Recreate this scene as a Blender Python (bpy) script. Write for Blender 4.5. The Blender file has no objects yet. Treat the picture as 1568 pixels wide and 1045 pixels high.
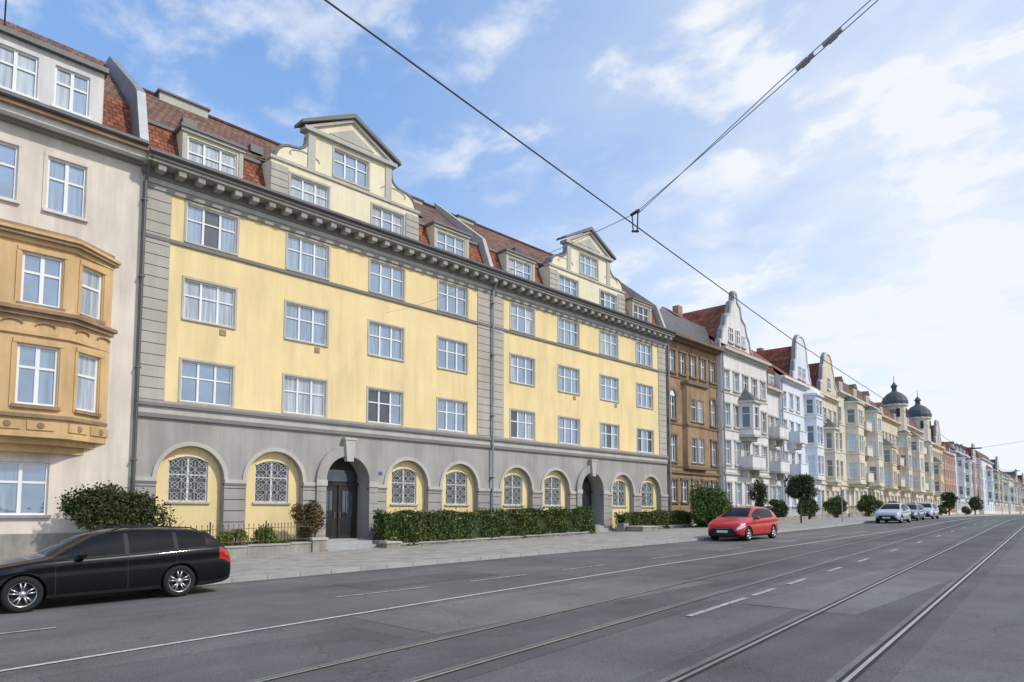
import bpy, math, random, bmesh
import numpy as np
from mathutils import Vector
random.seed(11); rng=np.random.default_rng(5)
sc=bpy.context.scene
R=math.radians
# ---------------------------------------------------------------- layout
def g(s):
    if s<60: return .0195*s
    if s<90:
        t=s-60; return 1.17+.0195*t-.0195*t*t/60
    return 1.4625
def nf(s):
    if s<47: return 28.0
    if s<70: return 28+.04*(s-47)**2/23
    return 28+.92+.08*(s-70)
def nk(s): return float(np.interp(s,[-100,7,33,50,63,1500],[18.9,18.7,17.95,18.35,19.25,19.25+.08*1437]))
# ---------------------------------------------------------------- materials
def M(name,col,rough=.85,var=.12,scale=1.2,bump=.15,bscale=30,metal=0,spec=.3,coat=0,streak=None,tile=None,dirt=0,tc_=(.72,1.15,.45)):
    m=bpy.data.materials.new(name); m.use_nodes=True
    nt=m.node_tree; N=nt.nodes; Lk=nt.links
    b=N["Principled BSDF"]
    b.inputs["Roughness"].default_value=rough; b.inputs["Metallic"].default_value=metal
    b.inputs["Specular IOR Level"].default_value=spec; b.inputs["Coat Weight"].default_value=coat
    b.inputs["Coat Roughness"].default_value=.05
    tc=N.new("ShaderNodeTexCoord"); mp=N.new("ShaderNodeMapping")
    Lk.new(tc.outputs["Object"],mp.inputs[0])
    if streak: mp.inputs["Scale"].default_value=streak
    nz=N.new("ShaderNodeTexNoise"); nz.inputs["Scale"].default_value=scale; nz.inputs["Detail"].default_value=6
    nz.inputs["Roughness"].default_value=.65
    Lk.new(mp.outputs[0],nz.inputs["Vector"])
    rp=N.new("ShaderNodeValToRGB"); rp.color_ramp.elements[0].position=.3; rp.color_ramp.elements[1].position=.7
    c0=[max(0,c*(1-var)) for c in col]+[1]; c1=[min(1,c*(1+var)) for c in col]+[1]
    rp.color_ramp.elements[0].color=c0; rp.color_ramp.elements[1].color=c1
    Lk.new(nz.outputs[0],rp.inputs[0]); out=rp.outputs[0]
    hgt=None
    if tile:
        bk=N.new("ShaderNodeTexBrick"); sp=N.new("ShaderNodeSeparateXYZ"); cb=N.new("ShaderNodeCombineXYZ")
        Lk.new(tc.outputs["Object"],sp.inputs[0]); Lk.new(sp.outputs[0],cb.inputs[0]); Lk.new(sp.outputs[tile[3]],cb.inputs[1])
        Lk.new(cb.outputs[0],bk.inputs["Vector"]); bk.inputs["Scale"].default_value=1
        bk.inputs["Brick Width"].default_value=tile[0]; bk.inputs["Row Height"].default_value=tile[1]
        bk.inputs["Mortar Size"].default_value=tile[2]; bk.inputs["Mortar Smooth"].default_value=.3
        bk.inputs["Color1"].default_value=(tc_[0],)*3+(1,); bk.inputs["Color2"].default_value=(tc_[1],)*3+(1,); bk.inputs["Mortar"].default_value=(tc_[2],)*3+(1,)
        mx=N.new("ShaderNodeMix"); mx.data_type='RGBA'; mx.blend_type='MULTIPLY'; mx.inputs[0].default_value=1
        Lk.new(out,mx.inputs[6]); Lk.new(bk.outputs[0],mx.inputs[7]); out=mx.outputs[2]; hgt=bk.outputs[0]
    if dirt:
        for scl,(sx,sz),dd in ((.9,(1.6,.35),dirt),(2.4,(2.2,.12),dirt*.5)):
            n2=N.new("ShaderNodeTexNoise"); n2.inputs["Scale"].default_value=scl; n2.inputs["Detail"].default_value=8
            mp2=N.new("ShaderNodeMapping"); mp2.inputs["Scale"].default_value=(sx,sx,sz); Lk.new(tc.outputs["Object"],mp2.inputs[0]); Lk.new(mp2.outputs[0],n2.inputs["Vector"])
            r2=N.new("ShaderNodeMapRange"); r2.inputs[1].default_value=.42; r2.inputs[2].default_value=.72; r2.inputs[3].default_value=1; r2.inputs[4].default_value=1-dd
            Lk.new(n2.outputs[0],r2.inputs[0])
            mx=N.new("ShaderNodeMix"); mx.data_type='RGBA'; mx.blend_type='MULTIPLY'; mx.inputs[0].default_value=1
            Lk.new(out,mx.inputs[6]); Lk.new(r2.outputs[0],mx.inputs[7]); out=mx.outputs[2]
    Lk.new(out,b.inputs["Base Color"])
    if bump:
        nb=N.new("ShaderNodeTexNoise"); nb.inputs["Scale"].default_value=bscale; nb.inputs["Detail"].default_value=3
        Lk.new(tc.outputs["Object"],nb.inputs["Vector"])
        bp=N.new("ShaderNodeBump"); bp.inputs["Strength"].default_value=bump; bp.inputs["Distance"].default_value=.03
        if hgt is not None: Lk.new(hgt,bp.inputs["Height"])
        else: Lk.new(nb.outputs[0],bp.inputs["Height"])
        Lk.new(bp.outputs[0],b.inputs["Normal"])
    return m
YEL=M("yellow_plaster",(.86,.68,.355),.9,.05,.5,.2,60,dirt=.13)
YEL2=M("cream_plaster",(.84,.76,.54),.9,.05,.5,.15,60,dirt=.14)
GRY=M("grey_plaster",(.39,.37,.34),.9,.08,.6,.2,50,dirt=.22)
GRYL=M("light_grey_trim",(.51,.485,.43),.85,.06,1,.1,50,dirt=.15)
GRYD=M("dark_grey_trim",(.21,.20,.19),.8,.1,1,.1,50)
QUO=M("quoin_plaster",(.47,.44,.38),.9,.07,.8,.15,50,dirt=.15)
TIL=M("red_tile",(.34,.115,.062),.75,.45,2.2,.6,tile=(.28,.2,.03,2),dirt=.35)
TILB=M("brown_tile",(.235,.13,.09),.8,.3,1.5,.6,tile=(.28,.3,.03,1),dirt=.3)
ZNC=M("zinc",(.30,.32,.34),.5,.15,2,.05,metal=.4)
ZND=M("zinc_dark",(.12,.12,.12),.5,.15,2,.05,metal=.3)
BEI=M("beige_plaster",(.76,.68,.58),.9,.09,.5,.25,40,dirt=.22)
OCH=M("ochre_plaster",(.66,.45,.225),.88,.12,.8,.15,40,dirt=.25)
BRC=M("brown_cornice",(.36,.24,.155),.85,.2,1.5,.1,dirt=.3)
BROWN=M("brown_facade",(.37,.245,.14),.9,.2,1.5,.15,30,dirt=.35)
BRND=M("brown_dark",(.20,.14,.095),.9,.2,1.5,.15)
WHI=M("white_plaster",(.74,.71,.68),.9,.06,.6,.1,dirt=.18)
BLW=M("bluish_white_plaster",(.70,.74,.80),.9,.05,.6,.1,dirt=.14)
CRM=M("cream_facade",(.73,.66,.53),.9,.07,.6,.1,dirt=.2)
CRM2=M("sand_facade",(.68,.60,.47),.9,.07,.6,.1,dirt=.2)
CRM3=M("ochre_facade",(.66,.54,.36),.9,.09,.6,.1,dirt=.2)
PNK=M("pinkish_facade",(.66,.50,.42),.9,.08,.6,.1,dirt=.2)
RED=M("red_facade",(.50,.22,.15),.9,.1,.6,.1)
COP=M("dome_slate",(.075,.09,.095),.5,.2,2,.1)
FRM=M("white_frame",(.80,.80,.78),.5,.03,2,0)
DRK=M("dark_interior",(.02,.02,.022),.6,.1,2,0)
WOODD=M("dark_door",(.035,.03,.028),.45,.2,3,.05)
IRON=M("black_iron",(.02,.02,.02),.5,.1,5,0)
RUST=M("rust_iron",(.16,.10,.05),.7,.2,5,0)
STONE=M("stone",(.35,.32,.28),.9,.2,2,.3,25,dirt=.35)
STEP=M("step_stone",(.38,.38,.37),.85,.15,2,.2,25)
LAT=M("lattice_paint",(.46,.45,.42),.6,.05,2,0)
def glassmat(name,base,mixf,fold=True,gc_=(.80,.90,1,1)):
    m=bpy.data.materials.new(name); m.use_nodes=True; nt=m.node_tree; N=nt.nodes; Lk=nt.links
    b=N["Principled BSDF"]; b.inputs["Roughness"].default_value=.5
    if name=="car_glass": b.inputs["Specular IOR Level"].default_value=.05
    tc=N.new("ShaderNodeTexCoord"); nz=N.new("ShaderNodeTexNoise"); mp=N.new("ShaderNodeMapping")
    mp.inputs["Scale"].default_value=(9,9,.5) if fold else (1,1,1)
    Lk.new(tc.outputs["Object"],mp.inputs[0]); Lk.new(mp.outputs[0],nz.inputs["Vector"]); nz.inputs["Scale"].default_value=1; nz.inputs["Detail"].default_value=2
    rp=N.new("ShaderNodeValToRGB"); rp.color_ramp.elements[0].position=.35; rp.color_ramp.elements[1].position=.65
    rp.color_ramp.elements[0].color=[c*.5 for c in base]+[1]; rp.color_ramp.elements[1].color=list(base)+[1]
    Lk.new(nz.outputs[0],rp.inputs[0]); Lk.new(rp.outputs[0],b.inputs["Base Color"])
    gl=N.new("ShaderNodeBsdfGlossy"); gl.inputs["Roughness"].default_value=.03; gl.inputs["Color"].default_value=gc_
    n3=N.new("ShaderNodeTexNoise"); n3.inputs["Scale"].default_value=1.3; Lk.new(tc.outputs["Object"],n3.inputs["Vector"])
    bp=N.new("ShaderNodeBump"); bp.inputs["Strength"].default_value=.3; bp.inputs["Distance"].default_value=.03; Lk.new(n3.outputs[0],bp.inputs["Height"])
    if name!="car_glass": Lk.new(bp.outputs[0],gl.inputs["Normal"])
    fr=N.new("ShaderNodeFresnel"); fr.inputs[0].default_value=1.45
    ad=N.new("ShaderNodeMath"); ad.operation='ADD'; ad.use_clamp=True; ad.inputs[1].default_value=mixf; Lk.new(fr.outputs[0],ad.inputs[0])
    mx=N.new("ShaderNodeMixShader"); Lk.new(ad.outputs[0],mx.inputs[0]); Lk.new(b.outputs[0],mx.inputs[1]); Lk.new(gl.outputs[0],mx.inputs[2])
    Lk.new(mx.outputs[0],N["Material Output"].inputs[0]); return m
GL=[glassmat("window_glass_sky",(.08,.16,.28),.30,False),glassmat("window_glass_curtain",(.46,.51,.56),.10),glassmat("window_glass_dark",(.025,.03,.04),.07,False),glassmat("window_glass_pale",(.20,.30,.42),.22)]
CG=glassmat("car_glass",(.008,.009,.010),.0,False,(.45,.5,.55,1))
def pane(w=(5,3,2,3)): return random.choices(GL,weights=w)[0]
# ---------------------------------------------------------------- mesh builder
class Fr:
    def __init__(s,ox,oy,a): s.o=(ox,oy); s.a=a; s.c=math.cos(a); s.s=math.sin(a)
    def __call__(s,u,d,w): return (s.o[0]+u*s.c+d*s.s, s.o[1]+u*s.s-d*s.c, w)
    def between(s,P,Q):
        p=s(P[0],P[1],0); q=s(Q[0],Q[1],0)
        return Fr(p[0],p[1],math.atan2(q[1]-p[1],q[0]-p[0])), math.hypot(q[0]-p[0],q[1]-p[1])
class MB:
    def __init__(s): s.v=[]; s.f=[]; s.m=[]; s.mats=[]
    def mi(s,m):
        if m not in s.mats: s.mats.append(m)
        return s.mats.index(m)
    def face(s,pts,m):
        i=len(s.v); s.v.extend(pts); s.f.append(tuple(range(i,i+len(pts)))); s.m.append(s.mi(m))
    def box(s,fr,u0,u1,d0,d1,w0,w1,m):
        i=len(s.v); s.v.extend([fr(u,d,w) for w in (w0,w1) for d in (d0,d1) for u in (u0,u1)])
        for f in ((0,1,3,2),(4,6,7,5),(2,3,7,6),(1,0,4,5),(0,2,6,4),(3,1,5,7)):
            s.f.append(tuple(i+k for k in f)); s.m.append(s.mi(m))
    def prism(s,fr,poly,d0,d1,m,mtop=None):
        n=len(poly); i=len(s.v)
        s.v.extend([fr(u,d1,w) for u,w in poly]+[fr(u,d0,w) for u,w in poly])
        s.f.append(tuple(range(i,i+n))); s.m.append(s.mi(m))
        s.f.append(tuple(range(i+2*n-1,i+n-1,-1))); s.m.append(s.mi(m))
        for k in range(n):
            a=i+k;b=i+(k+1)%n; s.f.append((b,a,a+n,b+n)); s.m.append(s.mi(mtop or m))
    def plan(s,fr,poly,w0,w1,m):
        n=len(poly); i=len(s.v)
        s.v.extend([fr(u,d,w0) for u,d in poly]+[fr(u,d,w1) for u,d in poly])
        s.f.append(tuple(range(i+n-1,i-1,-1))); s.m.append(s.mi(m))
        s.f.append(tuple(range(i+n,i+2*n))); s.m.append(s.mi(m))
        for k in range(n):
            a=i+k;b=i+(k+1)%n; s.f.append((a,b,b+n,a+n)); s.m.append(s.mi(m))
    def bar(s,p,q,r,m,n=4):
        p=Vector(p);q=Vector(q);d=(q-p)
        if d.length<1e-6: return
        d.normalize(); a=d.orthogonal().normalized(); 
        if abs(d.z)<.99: a=d.cross(Vector((0,0,1))).normalized()
        b=d.cross(a); i=len(s.v)
        for c in (p,q):
            for k in range(n):
                t=2*math.pi*(k+.5)/n; s.v.append(tuple(c+a*math.cos(t)*r+b*math.sin(t)*r))
        for k in range(n):
            l=(k+1)%n; s.f.append((i+k,i+l,i+n+l,i+n+k)); s.m.append(s.mi(m))
        s.f.append(tuple(range(i+n-1,i-1,-1))); s.m.append(s.mi(m)); s.f.append(tuple(range(i+n,i+2*n))); s.m.append(s.mi(m))
    def path(s,pts,r,m,n=5):
        for a,b in zip(pts,pts[1:]): s.bar(a,b,r,m,n)
    def lathe(s,c,prof,m,n=20,axis='z'):
        i=len(s.v)
        for r,h in prof:
            for k in range(n):
                t=2*math.pi*k/n
                if axis=='z': s.v.append((c[0]+r*math.cos(t),c[1]+r*math.sin(t),c[2]+h))
                else: s.v.append((c[0]+r*math.cos(t),c[1]+h,c[2]+r*math.sin(t)))
        for j in range(len(prof)-1):
            for k in range(n):
                l=(k+1)%n; s.f.append((i+j*n+k,i+j*n+l,i+(j+1)*n+l,i+(j+1)*n+k)); s.m.append(s.mi(m))
    def obj(s,name,parent=None,smooth=False):
        me=bpy.data.meshes.new(name); me.from_pydata(s.v,[],s.f)
        for m in s.mats: me.materials.append(m)
        me.polygons.foreach_set("material_index",s.m)
        if smooth: me.polygons.foreach_set("use_smooth",[True]*len(s.f))
        me.update(); o=bpy.data.objects.new(name,me); sc.collection.objects.link(o)
        if parent: o.parent=parent
        return o
def empty(name,loc=(0,0,0)):
    e=bpy.data.objects.new(name,None); e.location=loc; e.empty_display_size=.5; sc.collection.objects.link(e); return e
def wall(mb,fr,u0,u1,w0,w1,ops,m,d=0,depth=.2,rm=None):
    us=sorted({u0,u1}|{x for o in ops for x in o[:2]}); ws=sorted({w0,w1}|{x for o in ops for x in o[2:4]})
    us=[u for u in us if u0<=u<=u1]; ws=[w for w in ws if w0<=w<=w1]
    for a,b in zip(us,us[1:]):
        run=None
        for c,e in zip(ws,ws[1:]):
            uc=(a+b)/2; wc=(c+e)/2
            if any(o[0]<uc<o[1] and o[2]<wc<o[3] for o in ops):
                if run: mb.face([fr(a,d,run[0]),fr(b,d,run[0]),fr(b,d,run[1]),fr(a,d,run[1])],m); run=None
            else: run=(run[0],e) if run else (c,e)
        if run: mb.face([fr(a,d,run[0]),fr(b,d,run[0]),fr(b,d,run[1]),fr(a,d,run[1])],m)
    rm=rm or m
    for o in ops:
        a,b,c,e=o[:4]; D=d-depth
        mb.face([fr(a,d,c),fr(a,D,c),fr(b,D,c),fr(b,d,c)],rm); mb.face([fr(a,d,e),fr(b,d,e),fr(b,D,e),fr(a,D,e)],rm)
        mb.face([fr(a,d,c),fr(a,d,e),fr(a,D,e),fr(a,D,c)],rm); mb.face([fr(b,d,c),fr(b,D,c),fr(b,D,e),fr(b,d,e)],rm)
def window(mb,fr,a,b,c,e,d,cols=2,tr=.66,fm=None,ft=.055,pw=(5,2,3,3)):
    fm=fm or FRM; D=d-.17
    mb.box(fr,a,a+ft,D,D+.09,c,e,fm); mb.box(fr,b-ft,b,D,D+.09,c,e,fm)
    mb.box(fr,a+ft,b-ft,D,D+.09,c,c+ft,fm); mb.box(fr,a+ft,b-ft,D,D+.09,e-ft,e,fm)
    cw=(b-a)/cols
    for k in range(1,cols): mb.box(fr,a+k*cw-ft*.75,a+k*cw+ft*.75,D,D+.088,c+ft,e-ft,fm)
    if tr:
        wt=c+(e-c)*tr
        for k in range(cols):
            mb.box(fr,a+k*cw+ft*.8,a+(k+1)*cw-ft*.8,D+.005,D+.08,wt-ft*.5,wt+ft*.5,fm)
    pm=pane(pw)
    for k in range(cols):
        q=pm if random.random()<.7 else pane(pw)
        j=random.uniform(-.008,.008)
        mb.face([fr(a+k*cw,D+.03+j,c),fr(a+(k+1)*cw,D+.03-j,c),fr(a+(k+1)*cw,D+.03-j,e),fr(a+k*cw,D+.03+j,e)],q)
def arcpts(uc,r,w0,n=20,ry=None):
    ry=ry or r
    return [(uc-r*math.cos(math.pi*k/n),w0+ry*math.sin(math.pi*k/n)) for k in range(n+1)]
def ring(mb,fr,uc,r0,r1,w0,d0,d1,m,n=20):
    A=arcpts(uc,r0,w0,n);B=arcpts(uc,r1,w0,n)
    for k in range(n):
        a,b,c,e=A[k],A[k+1],B[k+1],B[k]
        mb.face([fr(a[0],d1,a[1]),fr(b[0],d1,b[1]),fr(c[0],d1,c[1]),fr(e[0],d1,e[1])],m)
        mb.face([fr(a[0],d0,a[1]),fr(a[0],d1,a[1]),fr(b[0],d1,b[1]),fr(b[0],d0,b[1])][::-1],m)
        mb.face([fr(e[0],d0,e[1]),fr(e[0],d1,e[1]),fr(c[0],d1,c[1]),fr(c[0],d0,c[1])],m)
def aerial(mb,p,h=2.2):
    p=Vector(p); mb.bar(p,p+Vector((0,0,h)),.02,IRON)
    for t in range(4): mb.bar(p+Vector((-.4+.05*t,.0,h-.15-t*.18)),p+Vector((.4-.05*t,.0,h-.15-t*.18)),.012,IRON)
# ================================================================ YELLOW APARTMENT HOUSE
H=18.45; S0=8.1; F0=Fr(S0,28,0); TOT=2*H
yb=empty("yellow_apartment_house",(0,0,0))
W=MB(); T=MB(); G=MB(); RF=MB(); DO=MB()
WC=[2.65,6.97,11.3,15.62]; ROWS=[(6.45,8.1),(9.77,11.4),(12.92,14.5)]
AR=[2.15,5.65,9.2,12.7,16.2]; AW=1.28; SPR=3.42
for h in range(2):
    o=h*H
    ops=[(o+u-1.02,o+u+1.02,c,e) for u in WC for c,e in ROWS]
    wall(W,F0,o,o+H,6.37,15.2,ops,YEL,0,.2)
    for (a,b,c,e) in ops:
        window(G,F0,a,b,c,e,0,3,.6,pw=(6,1.3,.5,4) if c>7 or h==0 and a<6 else (2,2,4,2))
        T.box(F0,a-.06,b+.06,.002,.07,c-.07,c-.002,GRYL)
        T.box(F0,a-.09,a-.001,.001,.03,c,e,GRYL); T.box(F0,b+.001,b+.09,.001,.03,c,e,GRYL); T.box(F0,a-.09,b+.09,.001,.034,e+.001,e+.09,GRYL)
    for side in (0,1):
        w=6.40
        while w<15.1:
            top=min(w+.40,15.14); ww=1.03
            a=o+.02 if side==0 else o+H-ww
            T.box(F0,a,a+ww-.02,.001,.05,w,top,QUO); w+=.435
        a=o+.0 if side==0 else o+H-1.0
        T.box(F0,a+.01,a+.99,-.02,.03,6.38,15.14,GRYD)
    rr=[(u,AW if i!=2 else 1.15) for i,u in enumerate(AR)]
    prev=o
    for i,(u,r) in enumerate(rr):
        u+=o
        W.face([F0(prev,0,-1),F0(u-r,0,-1),F0(u-r,0,5.7),F0(prev,0,5.7)],GRY)
        sp=SPR if i!=2 else 3.55
        P=arcpts(u,r,sp,22)
        for a,b in zip(P,P[1:]):
            W.face([F0(a[0],0,a[1]),F0(b[0],0,b[1]),F0(b[0],0,5.7),F0(a[0],0,5.7)],GRY)
            W.face([F0(a[0],0,a[1]),F0(a[0],-.9 if i==2 else -.28,a[1]),F0(b[0],-.9 if i==2 else -.28,b[1]),F0(b[0],0,b[1])],GRY)
        D=-.9 if i==2 else -.28
        for q in (u-r,u+r): W.face([F0(q,0,-1),F0(q,0,sp),F0(q,D,sp),F0(q,D,-1)],GRY)
        prev=u+r
        if i!=2:
            wa,wb,wc,we=u-.76,u+.76,2.5,4.28
            wall(W,F0,u-r,u+r,-1,4.75,[(wa,wb,wc,we)],YEL,D,.18)
            n=10
            for k in range(n):
                x0=wa+(wb-wa)*k/n;x1=wa+(wb-wa)*(k+1)/n
                f=lambda x:we-.22*((x-u)/.76)**2
                W.face([F0(x0,D-.02,f(x0)),F0(x1,D-.02,f(x1)),F0(x1,D-.02,we),F0(x0,D-.02,we)],YEL)
                T.bar(F0(x0,D+.01,f(x0)+.05),F0(x1,D+.01,f(x1)+.05),.04,YEL2)
            window(G,F0,wa,wb,wc,we,D,2,.6,pw=(1,0,5,0))
            T.box(F0,wa-.1,wb+.1,D+.002,D+.09,wc-.08,wc-.002,GRYL)
            q=(wb-wa)/3
            for a in range(3):
                for b in range(4):
                    x=wa+a*q; z=wc+b*(we-wc)/4*.97; zz=z+(we-wc)/4*.97; d=D-.03
                    T.bar(F0(x,d,z),F0(x+q,d,zz),.013,LAT); T.bar(F0(x+q,d,z),F0(x,d,zz),.013,LAT)
                    cx=x+q/2; cz=(z+zz)/2
                    pts=[F0(cx+.15*math.cos(t*math.pi/4),d+.01,cz+.15*math.sin(t*math.pi/4)) for t in range(9)]
                    T.path(pts,.012,LAT,4)
            for a in range(4): T.bar(F0(wa+a*q,D-.03,wc),F0(wa+a*q,D-.03,we-.15),.016,LAT)
        if i!=2: ring(T,F0,u,r+.002,r+.17,sp,.001,.06,GRYL)
    W.face([F0(prev,0,-1),F0(o+H,0,-1),F0(o+H,0,5.7),F0(prev,0,5.7)],GRY)
    edges=[0]+[x for i,(u,r) in enumerate(rr) for x in (u-r,u+r)]+[H]
    for a,b in zip(edges[0::2],edges[1::2]):
        T.box(F0,o+a+.02,o+b-.02,-.1,.10,SPR-.16,SPR,GRYL)
        T.box(F0,o+a+.0,o+b-.0,-.1,.075,SPR-.24,SPR-.163,GRYD)
        w=g(S0+o)-.3
        while w<SPR-.3:
            T.box(F0,o+a+.012,o+b-.012,-.05,.055,w,min(w+.42,SPR-.26),GRY); w+=.46
    u=o+AR[2]; r=1.15
    ring(T,F0,u,r+.001,r+.48,3.55,.001,.14,GRY)
    for sg in (-1,1):
        a,b=sorted((u+sg*(r+.0),u+sg*(r+.48)))
        T.box(F0,a,b,.057,.14,-.5,3.28,GRY); T.box(F0,a-.03,b+.03,.101,.19,3.28,3.55,GRYL)
        for w in (1.0,1.5,2.0,2.5,3.0): T.box(F0,a-.004,b+.004,.1,.144,w,w+.035,GRYD)
    T.prism(F0,[(u-.17,4.45),(u+.17,4.45),(u+.27,5.45),(u-.27,5.45)],.0,.27,GRYL)
    T.box(F0,u-.33,u+.33,.0,.31,5.45,5.56,GRYL)
    gz=g(S0+u)+.5
    DO.face([F0(u-r,-.9,gz-.5),F0(u+r,-.9,gz-.5),F0(u+r,-.9,4.75),F0(u-r,-.9,4.75)],WOODD)
    DO.box(F0,u-r,u+r,-.9,-.8,3.35,3.5,WOODD)
    for k in (-1,1):
        a,b=sorted((u+k*.06,u+k*1.05)); DO.box(F0,a,b,-.895,-.84,gz,3.35,WOODD)
        DO.box(F0,a+.2,b-.2,-.84,-.833,gz+1.0,3.1,GL[2]); DO.box(F0,a+.2,b-.2,-.84,-.826,gz+.2,gz+.85,DRK)
        DO.bar(F0(u+k*.14,-.8,gz+.95),F0(u+k*.14,-.8,gz+1.25),.02,ZNC)
        for t in range(4): DO.bar(F0(a+.2+t*.2,-.82,gz+1),F0(a+.2+t*.2,-.82,3.1),.01,IRON)
    DO.box(F0,u-.9,u+.9,-.89,-.86,3.55,4.1,GL[2])
    DO.box(F0,u-r,u+r,-.9,.3,gz-.9,gz,STEP)
    for k in range(3): DO.box(F0,u-1.6,u+1.6,.3+k*.34,.64+k*.34,gz-.9,gz-.16*(k+1),STEP)
T.box(F0,0,TOT,.0,.12,5.70,5.86,GRYD); T.box(F0,0,TOT,.0,.07,5.86,6.14,GRYL); T.box(F0,0,TOT,.0,.18,6.14,6.26,GRYD); T.box(F0,0,TOT,.0,.11,6.26,6.37,GRY)
W.face([F0(0,-.002,5.6),F0(TOT,-.002,5.6),F0(TOT,-.002,6.4),F0(0,-.002,6.4)],GRY)
T.box(F0,0,TOT,.0,.085,12.66,12.80,GRYD)
a,b=0,TOT
T.box(F0,a,b,.0,.10,14.62,14.82,GRY); T.box(F0,a-.02,b+.02,.0,.16,14.82,15.02,GRYL)
T.box(F0,a-.05,b+.05,.0,.22,15.02,15.14,GRYD)
T.box(F0,a-.1,b+.1,-.1,.78,15.40,15.52,GRY); T.box(F0,a-.1,b+.1,-.1,.86,15.52,15.64,GRYD)
T.box(F0,a-.1,b+.1,-.1,.2,15.14,15.4,GRYD)
x=.3
while x<TOT: 
    T.box(F0,x,x+.28,.2,.70,15.16,15.40,GRY); x+=.74
RF.path([F0(-.1,.9,15.72),F0(TOT+.1,.9,15.72)],.1,ZND,8)
for u in (.02,H+.02):
    RF.path([F0(u,.85,15.6),F0(u,.5,15.2),F0(u,.2,14.8),F0(u,.18,g(S0+u))],.06,ZNC if u>1 else ZND,8)
    for w in (4,7.5,11,14): RF.box(F0,u-.09,u+.09,.02,.26,w,w+.06,ZND)
W.face([F0(0,0,-1),F0(0,0,15.6),F0(0,-11,15.6),F0(0,-11,-1)],GRY)
W.face([F0(TOT,0,-1),F0(TOT,0,15.6),F0(TOT,-11,15.6),F0(TOT,-11,-1)],GRY)
W.face([F0(0,-11,-1),F0(TOT,-11,-1),F0(TOT,-11,15.6),F0(0,-11,15.6)],YEL2)
def mansard(mb,fr,L,E,mh,rh,dm=1.1,dr=5.1,u0=0,m1=None,m2=None,e0=.8,back=11):
    m1=m1 or TIL;m2=m2 or TILB
    P=[(.78 if e0>.5 else e0,E-.05),(-.1,E+.0),(-dm,mh),(-dr,rh),(-(2*dr-dm),mh),(-back,E)]
    ms=[ZND,m1,m2,m2,m1]
    for (a,b),(c,e),m in zip(P,P[1:],ms): mb.face([fr(u0,a,b),fr(L,a,b),fr(L,c,e),fr(u0,c,e)],m)
    for u in (u0,L): mb.face([fr(u,a,b) for a,b in P[1:]],BRC)
mansard(RF,F0,TOT,15.68,17.75,21.35,dm=.95)
RF.box(F0,-.1,TOT+.1,-.97,-.85,17.68,17.83,GRYD)
RF.path([F0(0,-5.1,21.4),F0(TOT,-5.1,21.4)],.1,TILB,6)
def dormer(fr,uc,wd,w0,w1,d=-.18,cols=3,wall_m=YEL2):
    a,b=uc-wd/2,uc+wd/2
    ww=wd-.5
    wall(W,fr,a,b,w0,w1,[(uc-ww/2,uc+ww/2,w0+.22,w1-.28)],wall_m,d,.15)
    window(G,fr,uc-ww/2,uc+ww/2,w0+.22,w1-.28,d,cols,.6)
    for u in (a,b): W.face([fr(u,d,w0),fr(u,d,w1),fr(u,-1.9,w1),fr(u,-1.9,w0)],wall_m)
    T.box(fr,a,a+.18,d,d+.05,w0,w1-.1,GRYL); T.box(fr,b-.18,b,d,d+.05,w0,w1-.1,GRYL)
    T.box(fr,a-.12,b+.12,-1.9,d+.2,w1,w1+.11,GRYD); T.box(fr,a-.06,b+.06,d,d+.12,w1-.13,w1,GRYL)
    T.box(fr,a-.05,b+.05,d,d+.12,w0,w0+.14,GRYD)
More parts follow.
